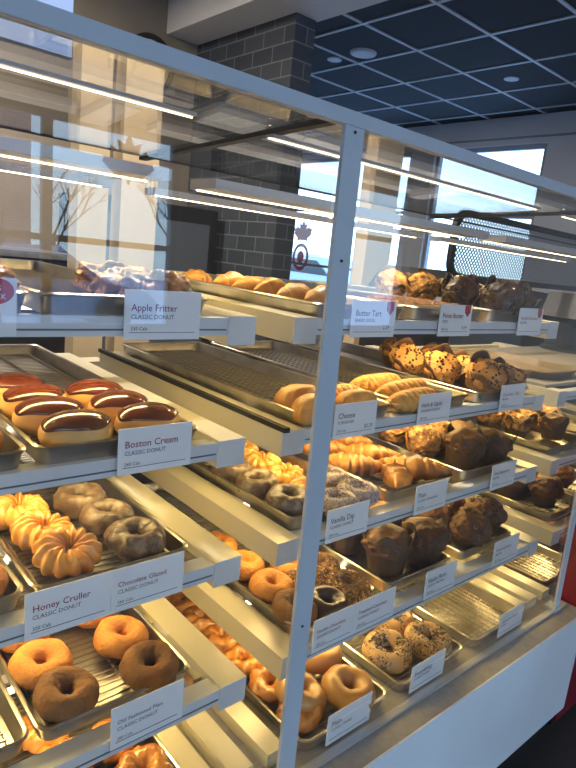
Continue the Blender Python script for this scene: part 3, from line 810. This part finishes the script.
many(d_sour, 'D', [(1.040, 1.09, 0, 1.05), (1.035, .965, 1, .95), (1.035, 1.21, 2), (1.045, 1.33, 0), (1.035, 1.45, 1), (1.045, 1.57, 2)], 'donut', 'craggy glazed donuts left of the bagels',
     ['craggy glazed donut just left of the grey post above the deck', 'craggy glazed donut half hidden behind the grey post by the bagel', 'craggy glazed donut seen between two shelf rails, nearest', 'craggy glazed donut seen between two shelf rails, second', 'craggy glazed donut seen between two shelf rails, third', 'craggy glazed donut seen between two shelf rails, farthest'])
many(f_apple, 'S1', [(.592, 1.075, .1, .80, (0, 0)), (.60, 1.19, .3, .82, (0, 0)), (.60, 1.31, .2, .8, (0, 0))], 'fritter', 'apple fritters', ['glossy brown apple fritter right behind the Apple Fritter card', 'glossy brown apple fritter rising above the right of its card', 'glossy brown apple fritter farthest back on the top shelf'])
many(f_apple, 'S1', [(.245, 1.06, 0, (.85, .85, .8), (0, 0)), (.235, 1.19, 0, (1.0, 1.0, 1.5), (0, 0))], 'pastry', 'fried pastries at the left edge', ['small brown pastry at the left edge beside the card badge', 'large golden pastry at the left edge of the top shelf'])
many(p_danish, 'S1', [(1.07, 1.09, .3, 1.1, (0, 0)), (1.07, 1.19, .2, 1.1, (0, 0)), (1.07, 1.29, .3, 1.1, (0, 0)), (1.075, 1.385, .1, 1.1, (0, 0)), (1.075, 1.485, .2, 1.1, (0, 0)), (1.06, 1.66, .2, 1, (0, 0))], 'pastry', 'danishes on the top shelf',
     ['golden danish nearest the grey post on the top shelf', 'golden danish second from the grey post on the top shelf', 'golden danish third from the grey post on the top shelf', 'golden danish fourth from the grey post on the top shelf', 'golden danish fifth from the grey post on the top shelf', 'brown danish farthest back on the top shelf left of the post'])
many(m_nut, 'S1', [(1.85, 1.53, -.7, 1.12, (.55, 0), .008), (1.85, 1.385, -.7, 1.12, (.55, 0), .008)], 'muffin', 'crumble muffins on the top shelf', ['crumble-topped muffin at the left end of the eye-level muffins', 'crumble-topped muffin second from left among the eye-level muffins'])
many(m_dc, 'S1', [(1.855, 1.235, -.6, 1.15, (.7, 0), .012), (1.885, 1.10, -.5, 1.18, (.7, 0), .012), (2.02, 1.11, -.4, 1.05, (.6, 0), .010), (2.0, 1.27, -.7, 1.0)], 'muffin', 'double chocolate muffins', ['dark chocolate muffin in the middle of the eye-level row', 'largest dark chocolate muffin of the eye-level row', 'dark chocolate muffin at the right end behind its card', 'dark chocolate muffin in the rear, between the two large ones'])
many(p_sq, 'S1', [(1.43, 1.065, 0, 1, (0, 0)), (1.545, 1.075, .1, 1, (0, 0)), (1.43, 1.175, 0, 1, (0, 0)), (1.55, 1.18, 0, 1, (0, 0))], 'tart square', 'pecan tart squares', ['pale tart square with pecan top at the left of the eye-level squares', 'pale tart square with pecan top behind the Pecan Butter card', 'pale tart square at rear left of the eye-level squares', 'pale tart square at rear right of the eye-level squares'], dz=-.010)
many(p_turn, 'S2', [(1.07, 1.135, .25, 1, (0, 0)), (1.045, 1.035, .15, 1, (0, 0)), (1.20, 1.045, .1, .98, (0, 0))], 'turnover', 'golden turnovers', ['golden half-moon turnover alone on the rack left of the post', 'golden half-moon turnover cut by the grey post', 'golden half-moon turnover behind the Cheese card'])
many(p_braid, 'S2', [(1.22, 1.16, .15, .95, (0, 0)), (1.44, 1.045, .15, 1, (0, 0)), (1.50, 1.13, .15, 1.1, (0, 0)), (1.50, 1.24, .1, 1, (0, 0))], 'strudel', 'braided strudels', ['braided golden strudel lying left, behind the turnover', 'braided golden strudel behind the first card right of Cheese', 'braided golden strudel in the second row before the chip muffins', 'braided golden strudel farthest back before the chip muffins'])
many(m_cc, 'S2', [(1.885, 1.435, -.6, 1.16, (.75, 0), .012), (1.865, 1.268, -.6, 1.2, (.75, 0), .014), (1.885, 1.10, -.5, 1.25, (.6, 0), .012), (2.015, 1.09, -.2, 1.15, (.2, .1)), (2.01, 1.25, -.7, 1.1, (.3, 0)), (2.02, 1.41, -.7, 1.1, (.3, 0)), (1.99, 1.57, -.7, 1.1, (.2, 0))], 'muffin', 'chocolate chip muffins',
     ['chocolate chip muffin at the far left of its tray', 'chocolate chip muffin tipped forward, second from left', 'chocolate chip muffin in front, left of the Chocolate Chip card', 'chocolate chip muffin behind the Chocolate Chip card', 'chocolate chip muffin in the middle of the rear row', 'chocolate chip muffin at the rear left, paper showing', 'chocolate chip muffin farthest back of all'])
many(d_glz, 'S3', [(1.040, 1.105, 1, 1.0, (.1, 0)), (1.04, 1.235, 2), (1.04, 1.36, 3), (1.04, 1.48, 1)], 'donut', 'glazed chocolate donuts at the middle', ['glazed chocolate ring donut left of the grey post, nearest', 'glazed chocolate ring donut left of the grey post, second', 'glazed chocolate ring donut left of the grey post, third', 'glazed chocolate ring donut under the rail, farthest back'])
many(d_crul2, 'S3', [(1.155, 1.15, 0, 1), (1.160, 1.255, 1, 1.05), (1.165, 1.37, 2, 1.05), (1.17, 1.49, 2, 1.05)], 'donut', 'small crullers by the grey post', ['small golden cruller nearest the grey post', 'small golden cruller second behind the glazed donuts', 'small golden cruller third behind the glazed donuts', 'small golden cruller farthest back behind the glazed donuts'])
many(d_van, 'S3', [(1.150, 1.035, 0, 1), (1.262, 1.055, 0, 1), (1.262, 1.180, 0, 1)], 'donut', 'sprinkled vanilla donuts', ['sprinkled vanilla donut nearest the grey post', 'sprinkled vanilla donut at the right, by the tray corner', 'sprinkled vanilla donut behind the other two'])
many(p_crois, 'S3', [(1.475, 1.085, .95, .95, (0, 0)), (1.590, 1.105, -.9, 1.08, (0, 0)), (1.425, 1.22, -.85, 1.0, (0, 0)), (1.56, 1.27, -.8, 1.0, (0, 0)), (1.44, 1.39, -.7, 1, (0, 0)), (1.58, 1.42, -.7, 1, (0, 0))], 'croissant', 'croissants on the third shelf',
     ['golden croissant in front with its curled end toward the glass', 'large golden croissant pointing at the Plain card', 'golden croissant behind the sprinkled donuts', 'golden croissant in the second row, below the strudels', 'golden croissant at rear left of its tray', 'golden croissant at rear right of its tray'])
many(m_nut, 'S3', [(1.82, 1.40, -.7, 1.1, (.5, 0), .008), (1.81, 1.255, -.7, 1.15, (.7, 0), .012), (1.95, 1.42, -.7, 1.1, (.4, 0)), (1.95, 1.28, -.7, 1.1, (.5, 0), .008)], 'muffin', 'crumble muffins on the third shelf', ['golden crumble muffin at the far left behind the croissants', 'golden crumble muffin tipped toward the glass beside the croissants', 'golden crumble muffin farthest back on the third shelf', 'golden crumble muffin in the rear row, right of the tipped one'])
many(m_tul, 'S3', [(1.845, 1.10, .3, 1.28, (.1, 0)), (1.99, 1.075, .9, 1.18, (.1, 0)), (1.985, 1.215, 0, 1.1)], 'muffin', 'blueberry muffins', ['dark paper-wrapped muffin left of the Wild Blueberry card', 'dark paper-wrapped muffin behind the Wild Blueberry card', 'dark paper-wrapped muffin in the second row behind that card'])
many(d_plain, 'S4', [(1.045, 1.140, .5, 1.0, (.08, 0)), (1.045, 1.275, 2), (1.045, 1.41, 1), (1.165, 1.19, 1)], 'donut', 'plain cake donuts left of the post', ['golden cake donut left of the grey post, above the brown one', 'golden cake donut half under the shelf rail left of the post', 'golden cake donut farthest back between the rails', 'golden cake donut mostly behind the grey post'])
many(d_dark, 'S4', [(1.030, 1.022, .5, 1.0, (.08, 0))], 'donut', 'brown cake donuts', ['brown cake donut cut by the left side of the grey post'])
many(d_dchoc, 'S4', [(1.118, .995, .5, 1.1, (.1, 0))], 'donut', 'dark chocolate donuts', ['near-black chocolate ring donut just right of the grey post'])
many(d_coco, 'S4', [(1.232, 1.025, 0, 1.08, (.1, 0)), (1.240, 1.150, 1, 1.05), (1.15, 1.105, 1, 1.0), (1.24, 1.27, 1, 1.0)], 'donut', 'toasted coconut donuts', ['coconut-coated donut nearest the Toasted Coconut card', 'coconut-coated donut behind the nearest one', 'coconut-coated donut beside the grey post', 'coconut-coated donut farthest back'])
many(m_tul, 'S4', [(1.450, 1.060, .8, 1.36), (1.598, 1.045, .3, 1.36), (1.445, 1.225, 0, 1.25), (1.595, 1.215, .7, 1.25), (1.450, 1.38, 0, 1.1)], 'muffin', 'tulip paper muffins', ['muffin in pointed brown tulip paper, front left of its tray', 'muffin in pointed brown tulip paper, behind the Raisin Bran card', 'muffin in pointed brown tulip paper, second row beside the coconut donuts', 'muffin in pointed brown tulip paper, second row at right', 'muffin in pointed brown tulip paper, rear left, mostly in shade'])
many(m_fr, 'S4', [(1.59, 1.37, 0, 1.1, (.2, 0)), (1.83, 1.31, .5, 1.15, (.2, 0)), (1.97, 1.21, 1, 1.1, (.2, 0)), (1.82, 1.45, .2, 1)], 'muffin', 'fruit muffins', ['orange-brown fruit muffin glowing behind the tulip papers', 'reddish fruit muffin in the second row under the Plain card', 'reddish fruit muffin in the second row farther right', 'reddish fruit muffin farthest back on the fourth shelf'])
many(m_brn, 'S4', [(1.825, 1.165, 0, 1.2, (.15, 0)), (1.86, 1.040, -.5, 1.15, (.35, 0), .006), (1.995, 1.055, 2, 1.2, (.1, 0))], 'muffin', 'bran muffins', ['dark brown muffin behind the front two on the fourth shelf', 'dark brown muffin in front, tipped toward the glass', 'dark brown muffin behind the Fruit Explosion card'])
many(b_plain, 'D', [(1.200, .945, .3, 1.0, (.10, 0), .004), (1.062, 1.005, .3, .96, (.25, .25), .010), (1.232, 1.105, 0, 1.0)], 'bagel', 'plain bagels', ['plain brown bagel nearest the front, behind the Plain card', 'plain bagel standing tipped against the grey post', 'plain bagel behind the front one, under the shelf'])
many(b_seed, 'D', [(1.435, .995, 0, 1.0, (.15, -.1), .004), (1.590, .955, 0, 1.0, (.1, 0), .002), (1.590, 1.11, 2, 1.0)], 'bagel', 'seeded bagels', ['seeded bagel at front left of its tray, above the Plain card', 'seeded bagel at front right above the Everything card', 'seeded bagel behind the front two, under the shelf'])
many(m_nut, 'S3', [(2.60, 1.42, 0, 1.05, (.3, 0)), (2.585, 1.275, 1, 1.05, (.3, 0)), (2.45, 1.22, 1, 1.0), (2.45, 1.36, 1, 1.0), (2.80, 1.40, 1, 1.0), (2.80, 1.26, 1, 1.0)], 'muffin', 'golden muffins at the right edge', ['golden muffin under the bare shelf, left one of the lit pair', 'golden muffin under the bare shelf, right one of the lit pair', 'golden muffin close behind the croissant tray rail, nearer', 'golden muffin close behind the croissant tray rail, farther', 'golden muffin in the rear at the right edge', 'golden muffin cut by the right edge of the photo'])
many(m_tul, 'S3', [(2.605, 1.13, 0, 1.05)], 'muffin', 'dark muffins at the right edge', ['dark paper-wrapped muffin at the right edge in front of golden ones'])
many(m_brn, 'S4', [(2.46, 1.22, 1, 1.1, (.1, 0)), (2.535, 1.08, 2, 1.15, (.1, 0)), (2.60, 1.20, 1, 1.05), (2.47, 1.35, 2, 1.0), (2.82, 1.15, 0, 1.05)], 'muffin', 'dark muffins at the right edge', ['dark brown muffin at left of the lower right-edge tray', 'dark brown muffin in front on the lower right-edge tray', 'dark brown muffin behind the front one at the right edge', 'dark brown muffin at the rear of the lower right-edge tray', 'dark brown muffin cut by the right edge, lower tray'])
many(m_fr, 'D', [(2.80, 1.10, 1, 1.1, (.1, 0)), (2.83, 1.25, 1, 1.1, (.1, 0))], 'muffin', 'muffins low at the right edge', ['brown pastry low at the right edge beside the end post', 'brown pastry low at the right edge, farther back'], dz=-.014)

# ------------------------------------------------------------------ price cards
def card(lv, x, title, sub, cal, label, wd=.158, badge=False, red=True, price=None, h=.090):
    z0 = {'S1': -.172, 'S2': -.438, 'S3': -.708, 'S4': -.980, 'D': -1.224}[lv]; y0 = {'S1': .995, 'S2': .995, 'S3': .970, 'S4': .910, 'D': .866}[lv]
    if lv == 'S4': z0 += .018
    if lv == 'S1': z0 -= .008
    if lv == 'D': h = .088
    if x > .9: x += .010
    r = empty('price_card', (x, y0-.004, z0+.003)); tag(r, label, 'price card', 'white price cards')
    r.rotation_euler = (-.03 if lv != 'D' else -.02, 0, 0)
    MB().box(0, wd, 0, .0022, 0, h).build('card', 'card', r)
    W = wd*S; Hh = h*S
    small = .0088
    fs = min(.0135, W*.82/(max(len(title), 6)*.56))
    text_mesh([(title, W*.08, Hh*.58, fs)], 'inkred' if red else 'ink', r, 'title_lettering', -.0004)
    ls = [(sub, W*.08, Hh*.42, min(.0075, W*.7/(len(sub)*.6)))]
    if cal: ls.append((cal, W*.08, Hh*.19, .0062))
    if price: ls.append((price, W*.72, Hh*.22, .0095))
    text_mesh(ls, 'ink', r, 'small_lettering', -.0004)
    MB().box(.010, wd-.012, -.0006, .0001, .0125, .0135).build('printed_line', 'ink', r)
    if badge:
        c = MB(); bx, bz = wd-.024, h-.012
        c.prism([(bx-.013, bz+.012), (bx-.013, bz-.010), (bx, bz-.022), (bx+.013, bz-.010), (bx+.013, bz+.012)], -.0012, 0); c.build('badge', 'badge', r)
card('S1', .490, 'Apple Fritter', 'CLASSIC DONUT', '330 Cals', 'white price card reading Apple Fritter')
cl = empty('price_card', (.150, .991, -.169)); tag(cl, 'white price card with round maroon badge, cut by the left edge', 'price card', 'white price cards')
MB().box(0, .158, 0, .0022, 0, .090).build('card', 'card', cl)
MB().prism([(.128+.026*math.cos(k*PI/12), .070+.020*math.sin(k*PI/12)) for k in range(24)], -.001, 0).build('badge', 'badge', cl)
text_mesh([("IT'S", .118*S, .071*S, .0075), ('BACK', .112*S, .058*S, .0075)], 'card', cl, 'badge_lettering', -.0016)
card('S1', 1.065, 'Butter Tart', 'BAKED GOOD', '', 'white price card with red badge just right of the grey post, eye level', badge=True, red=False, price='2.29', wd=.165)
card('S1', 1.423, 'Pecan Butter', 'TART', '360 Cals', 'white price card reading Pecan Butter with red badge', badge=True, price='4.19')
card('S1', 1.860, 'Double Chocolate', 'MUFFIN', '', 'white price card behind the glass under the last dark muffin, red badge', badge=True)
card('S2', .491, 'Boston Cream', 'CLASSIC DONUT', '240 Cals', 'white price card reading Boston Cream')
card('S2', 1.050, 'Cheese', 'TURNOVER', '310 Cals', 'white price card reading Cheese', red=False, price='$2.29')
card('S2', 1.389, 'Herb & Garlic', 'SAVOURY PASTRY', '280 Cals', 'white price card in front of the braided strudels')
card('S2', 1.834, 'Chocolate Chip', 'MUFFIN', '420 Cals', 'white price card reading Chocolate Chip')
card('S3', .320, 'Honey Cruller', 'CLASSIC DONUT', '320 Cals', 'white price card reading Honey Cruller')
card('S3', .479, 'Chocolate Glazed', 'CLASSIC DONUT', '260 Cals', 'white price card reading Chocolate Glazed')
card('S3', 1.044, 'Vanilla Dip', 'CLASSIC DONUT', '250 Cals', 'white price card reading Vanilla Dip', red=False)
card('S3', 1.407, 'Plain', 'CLASSIC CROISSANT', '300 Cals', 'white price card reading Plain beneath the croissants', red=False)
card('S3', 1.824, 'Wild Blueberry', 'MUFFIN', '330 Cals', 'white price card reading Wild Blueberry', red=False)
card('S4', .462, 'Old Fashioned Plain', 'CLASSIC DONUT', '280 Cals', 'white price card reading Old Fashioned Plain', red=False)
card('S4', .980, 'Double Chocolate', 'CLASSIC DONUT', '270 Cals', 'white price card reading Double Chocolate right of the post', wd=.150)
card('S4', 1.131, 'Toasted Coconut', 'CLASSIC DONUT', '300 Cals', 'white price card reading Toasted Coconut', wd=.165)
card('S4', 1.438, 'Raisin Bran', 'CLASSIC MUFFIN', '340 Cals', 'white price card reading Raisin Bran', red=False)
card('S4', 1.820, 'Fruit Explosion', 'MUFFIN', '350 Cals', 'white price card reading Fruit Explosion', wd=.165)
card('D', 1.030, 'Plain', 'CLASSIC BAGEL', '', 'white price card reading Plain in front of the bagels', red=False, wd=.168)
card('D', 1.375, 'Everything', 'CLASSIC BAGEL', '', 'white price card reading Everything', red=False, wd=.168)
card('D', 1.867, 'Cinnamon Raisin', 'BAGEL', '', 'white price card in front of the empty wire rack', red=False, wd=.165)

# ------------------------------------------------------------------ staff side
rc = empty('red_end_cabinet', (2.372, .785, FL)); tag(rc, 'dark red cabinet standing against the right end of the case', 'cabinet')
MB().box(0, 1.4, 0, .11, .04, 1.10).build('cabinet_body', 'red', rc); MB().box(.02, 1.38, .02, .10, 0, .04).build('plinth', 'black', rc)
M['tan'] = mat('tan_tray', (.17, .125, .075), .5, col2=(.14, .10, .06), scale=20)
# solid counter top over the bare shelf with a rounded tray
ctp = empty('grey_counter_top', (2.30, 1.06, -.398)); tag(ctp, 'grey worktop behind the right end of the case', 'worktop')
MB().box(0, 2.2, 0, .72, 0, .012).build('slab', 'counter', ctp)
bt = MB(); rows = []
for ins, z in ((.02, 0), (.0, .03), (.006, .034), (.012, .03), (.028, .006)):
    rows.append([(x, y, z) for x, y in rrect(ins, .38-ins, ins, .50-ins, .10, 8)])
bt.grid(rows, True, True, True)
bt.build('serving_tray', 'tan', loc=(2.36, 1.10, -.385), smooth=40); tag(bpy.data.objects['serving_tray'], 'empty tan tray with rounded corners on the grey worktop', 'tray')
bm_ = empty('black_beverage_machine', (3.55, 1.62, -.386)); tag(bm_, 'black countertop machine with two gold labels at the right edge', 'machine')
MB().lathe([(.15, 0), (.15, .02), (.10, .03)], 28, .14, 0).build('round_base', 'black', bm_, smooth=40)
MB().box(.06, .24, -.03, .11, .025, .24).build('column', 'black', bm_)
MB().prism([(-.02, .20), (.05, .34), (.34, .34), (.36, .18), (.10, .15)], -.10, .13).build('head', 'black', bm_)
M['gold'] = mat('gold_label', (.35, .25, .10), .5)
MB().box(.10, .16, -.102, -.100, .225, .29).build('label_plate', 'gold', bm_); MB().box(.20, .26, -.102, -.100, .19, .25).build('label_plate', 'gold', bm_)
pf = empty('perforated_guard', (3.75, 2.60, -.05)); tag(pf, 'black framed perforated metal guard with rounded corner behind the muffins', 'metal guard')
outer = rrect(0, 2.6, 0, .50, .14, 8); inner = rrect(.045, 2.555, .045, .455, .10, 8)
fr_ = MB(); fr_.grid([[(x, -.02, z) for x, z in outer], [(x, .02, z) for x, z in outer], [(x, .02, z) for x, z in inner], [(x, -.02, z) for x, z in inner], [(x, -.02, z) for x, z in outer]])
fr_.build('frame', 'black', pf)
pp = MB(); pp.prism(inner, -.002, .002); pp.build('perforated_sheet', 'perf', pf)
mc = empty('black_back_counter_machine', (3.7, 2.56, FL)); tag(mc, 'big black appliance below the perforated guard', 'appliance')
MB().prism([(0, 0), (3.6, 0), (3.6, 1.62), (.75, 1.74), (.30, 1.80), (.12, 1.74), (0, 1.60)], .1, .8).build('housing', 'black', mc)
MB().box(.3, 1.4, .09, .1, 1.2, 1.5).build('control_panel', 'line', mc)

# dark appliances against the beige rear wall, far behind
kk = empty('tall_dark_fridge', (2.3, 5.4, FL)); tag(kk, 'tall dark cabinet against the rear wall behind the birch pillars', 'cabinet')
MB().box(0, 1.35, 0, .75, 0, 2.15).build('body', 'black', kk); MB().box(.1, 1.25, -.02, 0, .3, 2.0).build('door', 'line', kk)
k2 = empty('dark_back_counter', (-1.5, 5.2, FL)); tag(k2, 'low dark counter along the rear wall at left', 'counter')
MB().box(0, 3.6, 0, .95, 0, 1.55).build('counter_body', 'black', k2); MB().box(-.03, 3.63, -.03, .95, 1.55, 1.60).build('counter_top', 'counter', k2)

# ------------------------------------------------------------------ outside
struct(MB().box(-40, 70, -60, 60, -.4, 0).build('ground', 'snow', loc=(0, 0, FL-.15)))
def car(loc, rz, label):
    r = empty('parked_car', loc, rz); tag(r, label, 'car', 'cars parked outside')
    body = [(-3.2, .35), (-3.25, .9), (-2.9, 1.15), (-1.9, 1.25), (-1.1, 1.95), (.9, 2.0), (1.9, 1.3), (3.0, 1.1), (3.3, .8), (3.25, .35)]
    MB().prism(body, -1.25, 1.25).build('car_body', 'carpaint', r)
    for yy in (-1.27, 1.25):
        MB().prism([(-1.7, 1.3), (-1.02, 1.85), (.8, 1.88), (1.55, 1.33)], yy, yy+.02).build('side_window', 'cardark', r)
    for x in (-2.1, 2.1):
        for yy in (-1.3, 1.05):
            MB().prism([(x+.48*math.cos(t*PI/10), .48+.48*math.sin(t*PI/10)) for t in range(20)], yy, yy+.25).build('wheel', 'tyre', r)
    MB().prism([(-1.1, 1.96), (-1.0, 2.08), (.8, 2.12), (.9, 2.0)], -1.1, 1.1).build('snow_cover', 'snow', r)
G0 = FL-.15
car((5.3, -15, G0), .2, 'silver car on the snow seen reflected in the left glass')
car((18, 19.0, G0), 1.7, 'pale blue car outside, low in the window beside the maple leaf sticker')
def tree(x, y, h, seed):
    r_ = random.Random(seed); b = MB()
    def br(p, d, L, r, dep):
        q = p+d*L; b.tube([p, (p+q)/2+Vector((r_.uniform(-.1, .1), r_.uniform(-.1, .1), 0))*L*.3, q], [r, r*.8, r*.6], 5)
        if dep == 0: return
        for _ in range(3 if dep > 1 else 4):
            nd = (d+Vector((r_.uniform(-.8, .8), r_.uniform(-.8, .8), r_.uniform(-.1, .6)))).normalized()
            br(p+d*L*r_.uniform(.55, 1), nd, L*r_.uniform(.55, .8), r*.55, dep-1)
    br(Vector((0, 0, 0)), Vector((0, 0, 1)), h*.30, h*.012, 4)
    o = b.build('bare_tree', 'bark', loc=(x, y, G0))
    tag(o, 'leafless winter tree standing on the snow beyond the street window', 'tree', 'bare trees across the street')
for i, (x, y, h) in enumerate([(12, -19, 10), (17.5, -16, 10), (22, -20, 10), (28, -17, 11), (35, -22, 12), (43, -18, 12)]): tree(x, y-12, h, i)
sb = MB(); rows = []
for i in range(41):
    x = -6+i*1.0; hh = .9+.35*noise.noise(Vector((x*.3, 1, 0)))
    rows.append([(x, -12, 0), (x, -11.2, hh*.8), (x, -10.2, hh), (x, -9.2, hh*.5), (x, -8.6, 0)])
sb.grid(rows, False); o = sb.build('snow_bank', 'snow', loc=(0, 2.6, G0-.01), smooth=True); tag(o, 'long ploughed snow bank outside the street window', 'snow bank')
sh = empty('red_brick_shop', (-5.5, -27, G0)); tag(sh, 'red brick shop across the snowy street', 'building')
MB().box(0, 15, -6, 0, 0, 9).build('brick_wall', 'redbrick', sh)
for k in range(4): MB().box(1.2+k*3.4, 3.6+k*3.4, 0, .08, 1.2, 3.6).build('shop_window', 'cardark', sh)
MB().box(-.3, 15.3, -6.2, .4, 9, 9.6).build('roof_edge', 'snow', sh)
# maple leaf stickers on two window panes
LEAF = [(0, 1), (.16, .62), (.42, .74), (.34, .34), (.62, .52), (.70, .38), (1, .34), (.86, .10), (.94, 0), (.52, -.34), (.58, -.52), (.06, -.44), (.04, -.62)]
LEAF = LEAF+[(-x, z) for x, z in reversed(LEAF) if x > 0]
def sticker(loc, rz, s, label, ring=True):
    r = empty('maple_leaf_sticker', loc, rz); tag(r, label, 'window sticker', 'maple leaf window stickers')
    MB().prism([(x*s, z*s+s*.9) for x, z in LEAF], -.003, .003).build('leaf', 'leafdecal', r)
    if not ring: return
    rr = []
    for k in range(33):
        a = 2*PI*k/32; rr.append([(math.cos(a)*q*s, y, math.sin(a)*q*s*1.15-s*.75) for q, y in ((.85, -.003), (.85, .003), (.62, .003), (.62, -.003))])
    MB().grid(rr).build('ring', 'leafdecal', r)
    MB().prism([(.35*s*math.cos(k*PI/8), .45*s*math.sin(k*PI/8)-s*.75) for k in range(16)], -.003, .003).build('centre_mark', 'leafdecal', r)
sticker((RX+.08, 10.05, .22), PI/2, .30, 'red maple leaf sticker over a ring on the far right window')
sticker((2.86, FY-.09, .62), 0, .30, 'maple leaf sticker on the street window behind the viewer', False)
# remove unused prototypes
for o in list(bpy.data.objects):
    if 'unused' in o:
        for ch in list(o.children_recursive): bpy.data.objects.remove(ch)
        bpy.data.objects.remove(o)
